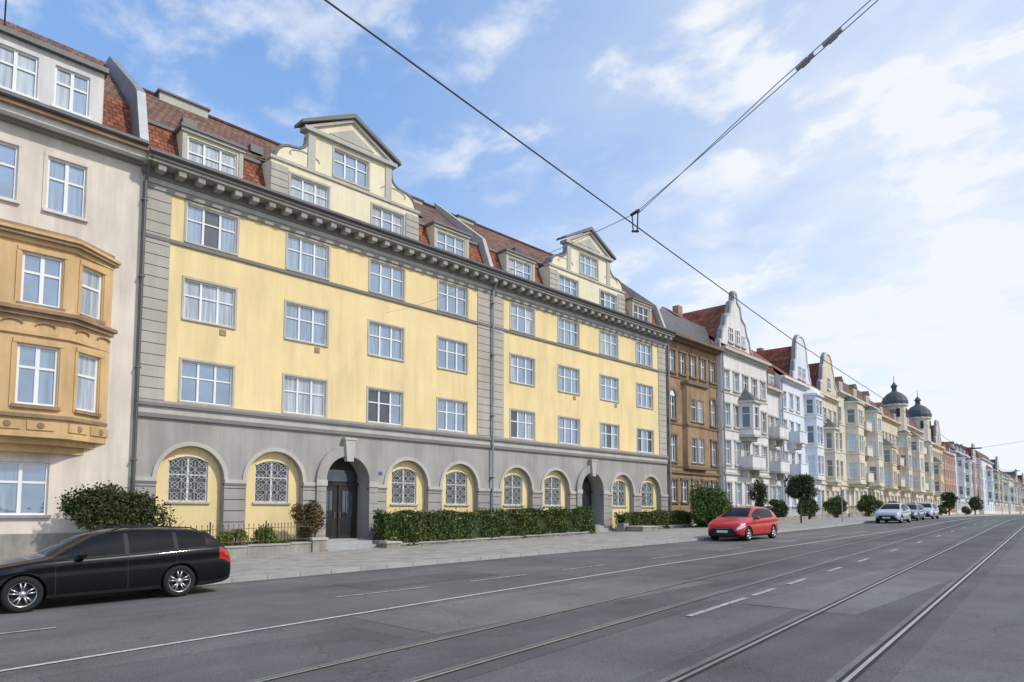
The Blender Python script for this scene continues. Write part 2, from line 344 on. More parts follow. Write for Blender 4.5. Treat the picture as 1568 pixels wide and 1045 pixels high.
for h in range(2):
    o=h*H
    for u in (WC[0],WC[3]): dormer(F0,o+u,2.5,15.7,17.62)
    c=o+9.12
    ops=[(c-2.16-.95,c-2.16+.95,15.98,17.3),(c+2.16-.95,c+2.16+.95,15.98,17.3)]
    wall(W,F0,c-4.05,c+4.05,15.6,17.7,ops,YEL2,.02,.2)
    for q in ops:
        window(G,F0,*q,.02,3,.6); T.box(F0,q[0]-.08,q[1]+.08,.021,.09,q[2]-.09,q[2]-.002,GRYL)
        T.box(F0,q[0]-.1,q[0]-.001,.021,.05,q[2],q[3],GRYL);T.box(F0,q[1]+.001,q[1]+.1,.021,.05,q[2],q[3],GRYL);T.box(F0,q[0]-.1,q[1]+.1,.021,.055,q[3]+.001,q[3]+.1,GRYL)
    T.box(F0,c-4.1,c+4.1,.02,.14,15.66,15.82,GRYD)
    uo=(c-.95,c+.95,18.0,19.35)
    wall(W,F0,c-2.3,c+2.3,17.7,19.8,[uo],YEL2,.02,.2); window(G,F0,*uo,.02,3,.6)
    T.box(F0,uo[0]-.08,uo[1]+.08,.021,.09,uo[2]-.09,uo[2]-.002,GRYL);T.box(F0,uo[0]-.1,uo[0]-.001,.021,.05,uo[2],uo[3],GRYL);T.box(F0,uo[1]+.001,uo[1]+.1,.021,.05,uo[2],uo[3],GRYL)
    T.box(F0,uo[0]-.1,uo[1]+.1,.021,.055,uo[3]+.001,uo[3]+.1,GRYL)
    prof=[(2.3,19.35),(2.33,19.05),(2.45,18.78),(2.7,18.6),(3.0,18.54),(3.25,18.52),(3.5,18.42),(3.72,18.22),(3.85,17.95),(3.9,17.75)]
    for sg in (-1,1):
        poly=[(c+sg*u,w) for u,w in prof]+[(c+sg*2.3,17.75)]
        W.prism(F0,poly,-.35,.02,YEL2)
        pp=[F0(c+sg*u,.0,w+.04) for u,w in prof]; T.path(pp,.08,GRYD,6)
        pp=[F0(c+sg*u,-.2,w+.03) for u,w in prof]; T.path(pp,.10,ZNC,4)
        pp=[F0(c+sg*(2.45+.75*math.cos(t)),.03,18.25+.16+.26*math.sin(t)-.12) for t in np.linspace(math.pi,-.4,9)]; T.path(pp,.035,GRYL,4)
        w=15.85
        a,b=sorted((c+sg*3.25,c+sg*4.06))
        while w<17.5: T.box(F0,a,b,.02,.07,w,w+.30,QUO); w+=.34
        a,b=sorted((c+sg*1.95,c+sg*2.31)); T.box(F0,a,b,.02,.08,17.85,19.6,GRYL)
    T.box(F0,c-4.12,c+4.12,-.4,.10,17.7,17.84,GRYL)
    T.box(F0,c-2.55,c+2.55,-.35,.22,19.6,19.78,GRYL)
    W.prism(F0,[(c-2.4,19.78),(c+2.4,19.78),(c,21.05)],-.35,.03,YEL2,TILB)
    for sg in (-1,1):
        T.prism(F0,[(c+sg*2.75,19.78),(c+sg*2.75,19.93),(c,21.36),(c,21.14)],-.5,.30,GRYD,GRYD)
        T.prism(F0,[(c+sg*2.45,19.80),(c+sg*2.2,19.80),(c,20.96),(c,21.12)],.03,.16,GRYL)
    T.prism(F0,[(c-1.25,19.95),(c+1.25,19.95),(c,20.6)],.03,.07,GRYL)
    W.face([F0(c-2.3,-.35,17.7),F0(c+2.3,-.35,17.7),F0(c+2.3,-.35,19.8),F0(c-2.3,-.35,19.8)],GRY)
    RF.prism(F0,[(c-2.2,17.7),(c+2.2,17.7),(c+2.1,18.9),(c,20.3),(c-2.1,18.9)],-5,-.36,TILB)
    for sg in (-1,1):
        W.face([F0(c+sg*4.05,.02,15.6),F0(c+sg*4.05,.02,17.7),F0(c+sg*4.05,-1.3,17.7),F0(c+sg*4.05,-1.3,15.6)],YEL2)
        W.face([F0(c+sg*2.3,.02,17.7),F0(c+sg*2.3,.02,19.78),F0(c+sg*2.3,-.35,19.78),F0(c+sg*2.3,-.35,17.7)],YEL2)
    RF.face([F0(c-4.1,-.3,17.72),F0(c+4.1,-.3,17.72),F0(c+4.1,-1.5,18.3),F0(c-4.1,-1.5,18.3)],TILB)
prof=[(.15,15.7),(.15,16.1),(-.6,18.1),(-5.1,21.75),(-5.1,21.1),(-.2,15.7)]
def firewall(mb,fr,u,t,prof,m):
    i=len(mb.v); n=len(prof)
    mb.v.extend([fr(u,d,w) for d,w in prof]+[fr(u+t,d,w) for d,w in prof])
    mb.f.append(tuple(range(i,i+n))); mb.m.append(mb.mi(m)); mb.f.append(tuple(range(i+n,i+2*n))); mb.m.append(mb.mi(m))
    for k in range(n):
        a=i+k;b=i+(k+1)%n; mb.f.append((a,b,b+n,a+n)); mb.m.append(mb.mi(m))
firewall(RF,F0,-.3,.32,[(.35,15.7),(.45,16.0),(-.3,18.5),(-.6,18.8),(-4.4,21.9),(-4.9,21.9),(-4.9,21.0),(-.3,15.7)],ZNC)
firewall(RF,F0,H-.14,.28,prof,GRYL)
firewall(RF,F0,TOT-.2,.28,prof,GRYL)
for u,wd in ((1.9,2.2),(H+1.6,1.4),(H-2.6,1.3),(TOT-2.2,1.2)):
    tp=21.5 if u<3 else 21.3
    RF.box(F0,u,u+wd,-5.5,-4.8,20.3,tp,GRYL); RF.box(F0,u-.08,u+wd+.08,-5.6,-4.7,tp,tp+.08,GRYD)
    k=u+.2
    while k<u+wd-.2: RF.box(F0,k,k+.2,-5.3,-5.0,tp+.08,tp+.2,GRYD); k+=.5
aerial(RF,F0(13.9,-5.1,21.3),1.6); aerial(RF,F0(H+14.4,-5.1,21.3),1.6)
for u in (3.2,7.5,H+7.5,H+12): T.box(F0,u-.13,u+.13,.0,.03,9.35,9.6,BRC)
T.box(F0,AR[2]+1.75,AR[2]+1.95,.0,.03,3.9,4.05,M("number_plate",(.08,.12,.28),.4))
for u in (2.0,5.0,H-4,H+4): RF.box(F0,u,u+.6,-2.35,-1.95,18.75,19.1,ZND)
W.obj("walls",yb);T.obj("trim",yb);G.obj("windows",yb);RF.obj("roof",yb);DO.obj("doors_and_steps",yb)
# ================================================================ BEIGE HOUSE (left)
bb=empty("beige_house"); W=MB();T=MB();G=MB();RF=MB()
F1=Fr(0,28,0)
ops=[]
for k in (-12.3,-8.9,-5.3,-1.9): 
    ops+= [(k,k+1.25,5.6,7.6),(k,k+1.25,9.05,10.85),(k,k+1.25,12.7,14.65),(k,k+1.5,1.98,3.78)]
ops+=[(5.0,6.2,12.7,14.65),(2.9,4.15,12.7,14.65),(3.9,5.5,1.98,3.78),(.6,1.9,1.98,3.78)]
wall(W,F1,-16,8.08,-1,15.9,ops,BEI,0,.2)
for q in ops:
    window(G,F1,*q,0,2,.62,ft=.075,pw=(5,3,3,2)); T.box(F1,q[0]-.1,q[1]+.1,.001,.12,q[2]-.1,q[2]-.002,WHI if q[2]>5 else ZNC)
    T.box(F1,q[0]-.12,q[0]-.001,.001,.03,q[2],q[3],BEI);T.box(F1,q[1]+.001,q[1]+.12,.001,.03,q[2],q[3],BEI);T.box(F1,q[0]-.12,q[1]+.12,.001,.035,q[3]+.001,q[3]+.12,BEI)
T.box(F1,-16,8.05,.0,.08,-1,1.35,STONE)
T.box(F1,-16,8.05,.0,.18,15.35,15.5,GRYD);T.box(F1,-16,8.1,-.1,.55,15.5,15.72,WHI);T.box(F1,-16,8.1,-.1,.75,15.72,15.86,BRC)
RF.path([F1(-16,.8,15.95),F1(8.0,.8,15.95)],.1,ZND,8)
P=[(.3,0),(1.75,.95),(5.72,.95),(7.2,0)]
T.plan(F1,[(p[0],max(p[1]-.02,-.1)) for p in P],4.55,4.56,OCH)
for i in range(3):
    f,L=F1.between(P[i],P[i+1])
    if i==1: o2=[(.25,1.35),(L-1.45,L-.3)]
    else: o2=[(L/2-.48,L/2+.42)]
    oo=[(a,b,c,e) for a,b in o2 for c,e in ((5.62,7.65),(9.0,10.75))]
    wall(W,f,0,L,4.56,11.35,oo,OCH,0,.18)
    for q in oo: 
        window(G,f,*q,0,2 if i==1 else 1,.62,ft=.08,pw=(3,2,4,2)); T.box(f,q[0]-.1,q[1]+.1,.001,.1,q[2]-.12,q[2]-.002,BRC)
        T.box(f,q[0]-.14,q[1]+.14,.001,.06,q[3]+.002,q[3]+.16,OCH)
        for qq in (q[0]-.16,q[1]+.04): T.box(f,qq,qq+.12,.001,.04,q[2]-.1,q[3],OCH)
def poly_off(P,o): return [(P[0][0]-o,0-.05),(P[1][0]-o*.5,P[1][1]+o),(P[2][0]+o*.5,P[2][1]+o),(P[3][0]+o,-.05)]
for (w0,w1,o,m) in ((4.35,4.56,-.25,OCH),(4.1,4.35,-.55,OCH),(4.56,4.7,.06,OCH),(5.2,5.32,.1,BRC),(5.32,5.4,.05,OCH),(7.95,8.1,.08,OCH),(8.55,8.7,.18,BRC),(8.7,8.82,.3,BRC),(8.82,8.9,.12,OCH),(11.05,11.2,.1,OCH),(11.2,11.32,.25,BRC),(11.32,11.42,.32,OCH)):
    T.plan(F1,poly_off(P,o),w0,w1,m)
T.plan(F1,poly_off(P,.1),11.42,11.6,BRC)
for i in (1,2):
    f,L=F1.between(P[i],P[i+1])
    k=0; u=.5
    while u<L-.3:
        T.box(f,u-.38,u+.38,.0,.045,4.80,5.10,OCH)
        T.lathe(f(u,.05,4.95),[(0,-.03),(.10,-.02),(.12,.02)],BRC,10,axis='y')
        pp=[f(u+.28*math.cos(t),.05,8.3+.12*math.sin(t)) for t in np.linspace(0,math.pi,7)]; T.path(pp,.03,BRC,4)
        u+=.92
mansard(RF,F1,7.95,15.9,18.3,22.1,1.2,5.3,u0=-16)
for a,b,wn in ((-16,-.5,[(-14,-12.7),(-11,-9.7),(-8,-6.7),(-5,-3.7),(-2.4,-1.2)]),(.2,6.65,[(.7,1.9),(2.3,2.95),(3.3,4.6),(5.1,6.2)])):
    oo=[(p,q,16.6,18.15) for p,q in wn]
    wall(W,F1,a,b,15.9,18.5,oo,WHI,-.15,.18)
    for q in oo: window(G,F1,*q,-.15,2,.62,ft=.07,pw=(6,3,1,3)); T.box(F1,q[0]-.08,q[1]+.08,-.15,-.05,q[2]-.08,q[2]-.002,FRM)
    for u in (a,b): W.face([F1(u,-.15,15.9),F1(u,-.15,18.5),F1(u,-2,18.5),F1(u,-2,15.9)],WHI)
    T.box(F1,a-.1,b+.1,-2,.05,18.5,18.68,ZND)
W.face([F1(8.05,0,-1),F1(8.05,0,15.9),F1(8.05,-11,15.9),F1(8.05,-11,-1)],BEI)
W.face([F1(-16,0,-1),F1(-16,0,15.9),F1(-16,-11,15.9),F1(-16,-11,-1)],BEI)
W.face([F1(-16,-11,-1),F1(8.05,-11,-1),F1(8.05,-11,15.9),F1(-16,-11,15.9)],BEI)
RF.bar(F1(4.0,-3.5,20),F1(4.0,-3.5,23.5),.03,IRON)
for t in range(4): RF.bar(F1(3.6,-3.5,22.2+t*.3),F1(4.4,-3.5,22.2+t*.3),.015,IRON)
RF.box(F1,6.2,6.8,-2.6,-2.0,18.9,19.35,ZND)
W.obj("walls",bb);T.obj("trim",bb);G.obj("windows",bb);RF.obj("roof",bb)
# ================================================================ GENERIC TOWNHOUSES
def town(name,s0,s1,E,RH,wm,tm,rm,rows,ncol,ww=1.1,arched=(),base=None,gables=(),bays=(),domes=(),balc=(),dorm=0,proj=0,cor=.5,mans=False,edge=.0,pw=(4,1,5,3)):
    p0=(s0,nf(s0)-proj);p1=(s1,nf(s1)-proj)
    fr=Fr(p0[0],p0[1],math.atan2(p1[1]-p0[1],p1[0]-p0[0])); L=math.hypot(p1[0]-p0[0],p1[1]-p0[1])
    e=empty(name); W=MB();T=MB();G=MB();RF=MB()
    g0=g(s0)-1
    sp=(L-2*edge)/ncol; cs=[edge+sp*(k+.5) for k in range(ncol)]
    ops=[]
    for i,(c,t) in enumerate(rows):
        for u in cs:
            if any(abs(u-b[0])<b[1]/2+.3 and b[3]-.2<(c+t)/2<b[4] for b in bays): continue
            ops.append((u-ww/2,u+ww/2,c,t))
    wall(W,fr,0,L,g0,E,ops,wm,0,.22)
    for q in ops:
        window(G,fr,*q,0,2,.65,ft=.06,pw=pw)
        T.box(fr,q[0]-.13,q[0]-.001,.001,.05,q[2],q[3],tm);T.box(fr,q[1]+.001,q[1]+.13,.001,.05,q[2],q[3],tm)
        T.box(fr,q[0]-.2,q[1]+.2,.001,.14,q[2]-.14,q[2]-.002,tm)
        ri=[i for i,r in enumerate(rows) if r[0]==q[2]][0]
        if ri in arched: 
            ring(T,fr,(q[0]+q[1])/2,ww/2+.02,ww/2+.25,q[3],.001,.08,tm,10)
            W.prism(fr,arcpts((q[0]+q[1])/2,ww/2,q[3],8),.0,.012,GL[2])
        else: T.box(fr,q[0]-.2,q[1]+.2,.001,.12,q[3]+.002,q[3]+.16,tm)
    if base: T.box(fr,0.001,L-.001,.0,.06,g0,g0+1.6,base[1]); T.box(fr,0,L,.0,.16,base[0],base[0]+.2,tm)
    for c,t in rows[1:]: T.box(fr,0,L,.0,.07,c-.42,c-.3,tm)
    T.box(fr,0,L,.0,cor*.5,E-.45,E-.25,tm);T.box(fr,-.05,L+.05,-.1,cor,E-.25,E,tm)
    T.path([fr(.15,cor*.5,E-.3),fr(.15,.12,E-.8),fr(.15,.12,g0+1)],.07,ZNC,6)
    for u in (0,L): W.face([fr(u,0,g0),fr(u,0,E),fr(u,-11,E),fr(u,-11,g0)],wm)
    W.face([fr(0,-11,g0),fr(L,-11,g0),fr(L,-11,E),fr(0,-11,E)],wm)
    if mans: mansard(RF,fr,L,E,E+2.2,RH,1.0,5.3,m1=rm,m2=rm,e0=cor)
    else:
        for a,b,c,d in ((cor,E,-5.5,RH),(-5.5,RH,-11,E)): RF.face([fr(0,a,b),fr(L,a,b),fr(L,c,d),fr(0,c,d)],rm)
        for u in (0,L): W.face([fr(u,0,E),fr(u,-5.5,RH-.05),fr(u,-11,E)],wm)
    for k in range(dorm):
        u=L*(k+.5)/dorm; a,b=u-.7,u+.7
        W.box(fr,a,b,-3,-.3,E,E+1.7,wm); window(G,fr,u-.45,u+.45,E+.3,E+1.45,-.12,2,.6,ft=.06)
        RF.prism(fr,[(a-.15,E+1.7),(b+.15,E+1.7),(u,E+2.3)],-3.4,-.15,rm)
    for (uc,pts,gm,win) in gables:
        poly=[(uc-du,w) for du,w in pts]+[(uc+du,w) for du,w in pts[::-1] if du>.001]
        W.prism(fr,poly,-.4,.05,gm)
        ol=[fr(u,.05,w) for u,w in poly]; T.path(ol,.12,tm,5); T.path([fr(u,-.2,w+.06) for u,w in poly],.2,ZNC,4)
        w0=max(d for d,_ in pts); zt=max(w for _,w in pts); 
        zr=zt-.9; RF.prism(fr,[(uc-w0*.95,E),(uc+w0*.95,E),(uc,zr)],-5.5,-.4,rm)
        for (du,c,t,w_) in win:
            window(G,fr,uc+du-w_/2,uc+du+w_/2,c,t,.23,2,.6,ft=.06,pw=(2,2,6,1)); T.box(fr,uc+du-w_/2-.15,uc+du+w_/2+.15,.05,.2,c-.15,c-.002,tm)
    for (uc,wd,dep,w0,w1,chm,capm) in bays:
        P=[(uc-wd/2,0),(uc-wd/2+chm,dep),(uc+wd/2-chm,dep),(uc+wd/2,0)]
        for i in range(3):
            f,Lb=fr.between(P[i],P[i+1])
            oo=[]
            for c,t in rows:
                if c>=w0 and t<=w1:
                    if i==1 and Lb>2.2: oo+=[(Lb/2-1.0,Lb/2-.12,c,t),(Lb/2+.12,Lb/2+1.0,c,t)]
                    elif Lb>.9: oo.append((Lb/2-min(.5,Lb*.3),Lb/2+min(.5,Lb*.3),c,t))
            wall(W,f,0,Lb,w0,w1,oo,wm,0,.15)
            for q in oo:
                window(G,f,*q,0,1,.65,ft=.06,pw=(3,1,6,2)); T.box(f,q[0]-.08,q[1]+.08,.001,.08,q[2]-.1,q[2]-.002,tm)
        for (a,b,o,m) in ((w0-.02,w0+.2,.08,tm),(w0-.35,w0-.02,-.3,tm),(w1-.2,w1,.2,tm))+tuple((c-.45,c-.3,.07,tm) for c,t in rows if c>w0+1 and t<w1):
            T.plan(fr,[(P[0][0]-o,-.02),(P[1][0]-o*.5,P[1][1]+o),(P[2][0]+o*.5,P[2][1]+o),(P[3][0]+o,-.02)],a,b,m)
        if capm:
            c=[fr(u,d,w1) for u,d in [(P[0][0]-.2,0),(P[1][0]-.1,dep+.2),(P[2][0]+.1,dep+.2),(P[3][0]+.2,0)]]; ap=fr(uc,0,w1+1.3)
            for a,b in zip(c,c[1:]): RF.face([a,b,ap],capm)
    for (uc,wd,w) in balc:
        T.box(fr,uc-wd/2,uc+wd/2,0,1.2,w-.2,w,tm); 
        T.box(fr,uc-wd/2,uc+wd/2,1.1,1.2,w,w+.95,wm); T.box(fr,uc-wd/2,uc-wd/2+.1,0,1.1,w,w+.95,wm);T.box(fr,uc+wd/2-.1,uc+wd/2,0,1.1,w,w+.95,wm)
        T.box(fr,uc-wd/2-.05,uc+wd/2+.05,1.05,1.25,w+.95,w+1.05,tm)
        for q in (-1,1): T.prism(fr,[(uc+q*wd*.4-.1,w-.8),(uc+q*wd*.4+.1,w-.8),(uc+q*wd*.4+.1,w-.2),(uc+q*wd*.4-.1,w-.2)],0,.7,tm)
    for (uc,r,z) in domes:
        c=fr(uc,-.6,0); k=r/2.2
        W.lathe((c[0],c[1],0),[(r,z-5),(r,z),(r*1.12,z),(r*1.12,z+.3)],wm,12)
        RF.lathe((c[0],c[1],z+.3),[(r*1.12,0),(r*1.14,.6*k),(r*1.0,1.5*k),(r*.66,2.3*k),(r*.28,2.8*k),(r*.25,2.9*k)],COP,14)
        T.lathe((c[0],c[1],z+.3+2.9*k),[(r*.22,0),(r*.22,.7),(r*.32,.7),(r*.28,.95),(r*.12,1.3),(.05,1.6),(.04,2.6),(0,2.7)],COP,8)
        for q in range(6):
            t=q*math.pi/3; T.box(Fr(c[0],c[1],t),-.25,.25,r*.96,r*1.02,z-1.9,z-.5,DRK)
    for k in range(2):
        u=L*(.25+.5*k); RF.box(fr,u-.4,u+.4,-5.6,-5.0,RH-.8,RH+.5,BRC)
    W.obj("walls",e);T.obj("trim",e);G.obj("windows",e);RF.obj("roof",e)
    return fr,L
R4=[(2.7,4.6),(6.2,8.2),(9.5,11.4),(12.7,14.3)]
town("brown_ornate_house",45.15,53.2,15.9,20.0,BROWN,BRND,ZND,[(2.9,4.6),(6.0,8.0),(9.3,11.1),(13.0,14.7)],5,.85,arched=(2,),base=(5.1,CRM2),bays=((4.0,3.6,.35,5.5,12.4,.2,None),),mans=True,cor=.8,pw=(2,0,6,1))
gs=[(3.3,15.9),(3.3,16.6),(2.9,16.8),(2.7,17.6),(2.2,18.1),(1.9,19.0),(1.2,19.4),(.9,20.4),(.35,20.7),(.25,21.4),(0,21.6)]
town("white_gabled_house",53.2,62.9,16.2,20.8,WHI,GRYL,TIL,R4,5,1.0,base=(5.3,GRYL),gables=((3.0,gs,WHI,[(-1.1,16.9,18.2,.8),(.3,16.9,18.2,.8),(1.5,16.9,17.9,.6)]),),bays=((4.6,2.6,1.1,8.7,11.9,.5,ZND),),balc=((4.6,2.8,6.0),),dorm=0,proj=.4)
town("white_red_roofed_house",62.9,67.0,14.2,18.6,WHI,GRYL,TIL,R4[:3],3,.85,base=(5.3,GRYL),dorm=2,balc=((2,2.4,6.0),(2,2.4,9.3)))
gb=[(3.0,15.6),(2.9,16.6),(2.5,16.9),(2.3,17.8),(1.9,18.3),(1.7,19.5),(1.55,20.1),(1.2,20.6),(.7,21.0),(0,21.1)]
town("bluish_white_house",67.0,79.6,15.8,20.6,BLW,WHI,TIL,R4,6,1.0,base=(5.3,WHI),gables=((6.8,gb,BLW,[(-.8,16.4,17.7,.8),(.6,16.4,17.7,.8)]),),bays=((9.0,3.4,1.1,5.6,14.9,.5,BLW),),balc=((3,2.4,6.0),(3,2.4,9.3)),proj=.2)
gc=[(3.4,15.9),(3.2,17.2),(2.5,17.6),(2.2,19.0),(1.7,19.6),(1.4,20.5),(.8,21.0),(0,21.1)]
town("beige_gabled_house",79.6,87.8,15.9,20.3,CRM2,CRM,TIL,R4,4,1.0,base=(5.3,CRM),gables=((4.8,gc,CRM2,[(0,16.8,18.2,1.2)]),),bays=((4,3.2,1.0,5.6,12.0,.5,ZND),))
town("cream_bay_window_house",87.8,108.5,17.2,20.3,CRM,CRM2,TILB,[(2.9,4.9),(6.4,8.4),(9.9,11.9),(13.4,15.2)],9,1.1,base=(5.4,CRM2),bays=((5.5,4.2,1.4,5.7,16.2,.7,COP),(16.0,4.2,1.4,5.7,16.2,.7,COP)),mans=True,dorm=3,balc=((10.8,3,6.3),(10.8,3,9.8),(10.8,3,13.2)))
town("domed_house",108.5,128,16.6,20.0,CRM2,CRM3,TILB,R4,8,1.1,base=(5.4,CRM),bays=((4.5,4,1.3,5.6,12.0,.6,ZND),(16.4,4,1.3,5.6,15.0,.6,COP)),domes=((16.4,1.75,19.6),),mans=True,dorm=2,balc=((10.5,3,6.3),(10.5,3,9.6)))
town("domed_corner_house",128,150,17,20.2,CRM,CRM2,TILB,R4,9,1.1,base=(5.4,CRM),bays=((6,5,1.5,5.6,15.0,.3,ZND),(17.4,4,1.3,5.6,15.0,.6,COP)),domes=((17.4,1.95,19.6),),mans=True,dorm=2,balc=((11.8,3,6.3),(11.8,3,12.8)))
town("sand_coloured_house",150,168,15.8,20.4,CRM3,CRM,TILB,R4,7,1.25,base=(5.4,CRM),bays=((6,4,1.3,5.6,12.0,.6,COP),),gables=((12.5,gc,CRM3,[(0,16.8,18.2,1.2)]),))
town("red_rendered_house",168,183,15.2,18.6,RED,CRM,TIL,R4,6,1.1,base=(5.4,CRM),mans=True,dorm=2)
town("white_rendered_house",183,208,16.4,20.4,WHI,BLW,TILB,R4,10,1.2,base=(5.4,GRYL),bays=((6,4,1.3,5.6,15.0,.6,COP),(18,4,1.3,5.6,15.0,.6,COP)),dorm=4)
cl=[PNK,BLW,CRM,CRM2,WHI,CRM3,CRM2,WHI,PNK,CRM3,CRM2,CRM]
s=208
nm=["pinkish_rendered_house","pale_rendered_house","cream_rendered_house","sand_rendered_house","white_stucco_house","ochre_rendered_house","tan_rendered_house","cream_stucco_house","ochre_stucco_house","pale_stucco_house","tan_stucco_house","light_rendered_house"]
for k in range(12):
    L=random.uniform(15,32); E=random.choice([13.0,14.8,15.9,16.6,17.6])
    nb=random.choice([1,1,2])
    town(nm[k],s,s+L,E,E+random.choice([3.2,4.2,5]),cl[k],random.choice([CRM,WHI,GRYL]),random.choice([TILB,TIL,TILB,ZND]),R4 if E>14.5 else R4[:3],random.randint(5,9),random.uniform(1.0,1.4),base=(5.4,CRM),bays=tuple((L*(q+.5)/nb*.9,random.uniform(3.4,5),1.4,5.6,15 if E>15.5 else 12,.6,random.choice([COP,TIL,None])) for q in range(nb)),dorm=random.choice([0,2,3]),gables=((L*.75,gc,cl[k],[(0,16.8,18.2,1.2)]),) if 15<E<16.5 else (),mans=random.random()<.5,proj=random.uniform(-.6,.6)); s+=L
# ================================================================ GROUND / ROAD
SS=list(np.arange(-60,130,1.5))+list(np.arange(130,400,10))+[400,500,700,1000,1500]
def strip(name,fa,fb,z,m,s0=-60,s1=1500,parent=None,nn=1,thick=0):
    mb=MB(); S=[s0]+[x for x in SS if s0<x<s1]+[s1]
    for a,b in zip(S,S[1:]):
        for k in range(nn):
            q=lambda s,t:fa(s)+(fb(s)-fa(s))*t
            mb.face([(a,q(a,k/nn),g(a)+z),(b,q(b,k/nn),g(b)+z),(b,q(b,(k+1)/nn),g(b)+z),(a,q(a,(k+1)/nn),g(a)+z)],m)
        if thick:
            mb.face([(a,fa(a),g(a)+z),(a,fa(a),g(a)+z-thick),(b,fa(b),g(b)+z-thick),(b,fa(b),g(b)+z)],m)
    return mb.obj(name,parent)
def C(v): return lambda s:v
EARTH=M("earth_and_grass",(.10,.11,.05),.95,.3,.8,.3,8)
PAVE=M("pavement_slabs",(.37,.35,.32),.9,.10,.7,.08,tile=(.6,.6,.010,1),dirt=.28,tc_=(.94,1.05,.80))
KERB=M("granite_kerb",(.38,.37,.35),.85,.15,2,.2,tile=(1.0,5,.015,1),tc_=(.9,1.08,.5))
def asphalt(name,a):
    m=M(name,a,.86,.16,.6,.35,70,streak=(.14,1.3,1),spec=.25)
    nt=m.node_tree;N=nt.nodes;Lk=nt.links; bs=N["Principled BSDF"]; src=bs.inputs["Base Color"].links[0].from_socket
    tc=N.new("ShaderNodeTexCoord")
    n=N.new("ShaderNodeTexNoise"); n.inputs["Scale"].default_value=45; n.inputs["Detail"].default_value=4; Lk.new(tc.outputs["Object"],n.inputs["Vector"])
    mr=N.new("ShaderNodeMapRange"); mr.inputs[1].default_value=.3;mr.inputs[2].default_value=.7;mr.inputs[3].default_value=.68;mr.inputs[4].default_value=1.32; Lk.new(n.outputs[0],mr.inputs[0])
    mx=N.new("ShaderNodeMix"); mx.data_type='RGBA'; mx.blend_type='MULTIPLY'; mx.inputs[0].default_value=1; Lk.new(src,mx.inputs[6]); Lk.new(mr.outputs[0],mx.inputs[7])
    v=N.new("ShaderNodeTexVoronoi"); v.feature='DISTANCE_TO_EDGE'; v.inputs["Scale"].default_value=.33
    nn=N.new("ShaderNodeTexNoise"); nn.inputs["Scale"].default_value=.9; nn.inputs["Detail"].default_value=5; Lk.new(tc.outputs["Object"],nn.inputs["Vector"])
    va=N.new("ShaderNodeVectorMath"); va.operation='MULTIPLY_ADD'; Lk.new(nn.outputs["Color"],va.inputs[0]); va.inputs[1].default_value=(2,2,2); Lk.new(tc.outputs["Object"],va.inputs[2]); Lk.new(va.outputs[0],v.inputs["Vector"])
    m2=N.new("ShaderNodeMapRange"); m2.inputs[1].default_value=0;m2.inputs[2].default_value=.010;m2.inputs[3].default_value=.76;m2.inputs[4].default_value=1; Lk.new(v.outputs[0],m2.inputs[0])
    n4=N.new("ShaderNodeTexNoise"); n4.inputs["Scale"].default_value=.35; n4.inputs["Detail"].default_value=7; n4.inputs["Roughness"].default_value=.6; Lk.new(tc.outputs["Object"],n4.inputs["Vector"])
    m4=N.new("ShaderNodeMapRange"); m4.inputs[1].default_value=.35;m4.inputs[2].default_value=.68;m4.inputs[3].default_value=.80;m4.inputs[4].default_value=1.20; Lk.new(n4.outputs[0],m4.inputs[0])
    mm=N.new("ShaderNodeMath"); mm.operation='MULTIPLY'; Lk.new(m2.outputs[0],mm.inputs[0]); Lk.new(m4.outputs[0],mm.inputs[1])
    mx2=N.new("ShaderNodeMix"); mx2.data_type='RGBA'; mx2.blend_type='MULTIPLY'; mx2.inputs[0].default_value=1; Lk.new(mx.outputs[2],mx2.inputs[6]); Lk.new(mm.outputs[0],mx2.inputs[7])
    Lk.new(mx2.outputs[2],bs.inputs["Base Color"]); return m
ASP=asphalt("asphalt",(.142,.138,.134)); ASP2=asphalt("asphalt_dark",(.116,.113,.111)); ASP3=asphalt("asphalt_light",(.178,.173,.166))
def paintmat(name,col,keep):
    m=M(name,col,.75,.15,6,.1); nt=m.node_tree;N=nt.nodes;Lk=nt.links; bs=N["Principled BSDF"]; src=bs.inputs["Base Color"].links[0].from_socket
    tc=N.new("ShaderNodeTexCoord"); n=N.new("ShaderNodeTexNoise"); n.inputs["Scale"].default_value=14; n.inputs["Detail"].default_value=8; n.inputs["Roughness"].default_value=.7; Lk.new(tc.outputs["Object"],n.inputs["Vector"])
    mr=N.new("ShaderNodeMapRange"); mr.inputs[1].default_value=keep-.08; mr.inputs[2].default_value=keep+.08; Lk.new(n.outputs[0],mr.inputs[0])
    mx=N.new("ShaderNodeMix"); mx.data_type='RGBA'; Lk.new(mr.outputs[0],mx.inputs[0]); Lk.new(src,mx.inputs[6]); mx.inputs[7].default_value=(.15,.15,.148,1); Lk.new(mx.outputs[2],bs.inputs["Base Color"]); return m
PNT=paintmat("road_paint",(.55,.55,.53),.60); PNTW=paintmat("worn_road_paint",(.46,.46,.44),.54)
RAIL=M("rail_steel",(.45,.44,.43),.30,.15,3,0,metal=.8); GRV=M("rail_groove",(.030,.028,.026),.8,.1,3,0)
strip("ground",C(-600),C(900),-.03,EARTH,nn=6)
strip("road",C(-9),nk,0,ASP)
strip("pavement",lambda s:nk(s)+.16,lambda s:nf(s)+.1,.13,PAVE)
strip("kerb",nk,lambda s:nk(s)+.16,.135,KERB,thick=.14)
strip("gutter",lambda s:nk(s)-.32,nk,.004,ASP2,-60,400)
strip("opposite_pavement",C(-14),C(-9),.13,PAVE)
def rn(off):
    return lambda s: off+.105*s if s<75 else off+7.875+.08*(s-75)
tr=empty("tram_track")
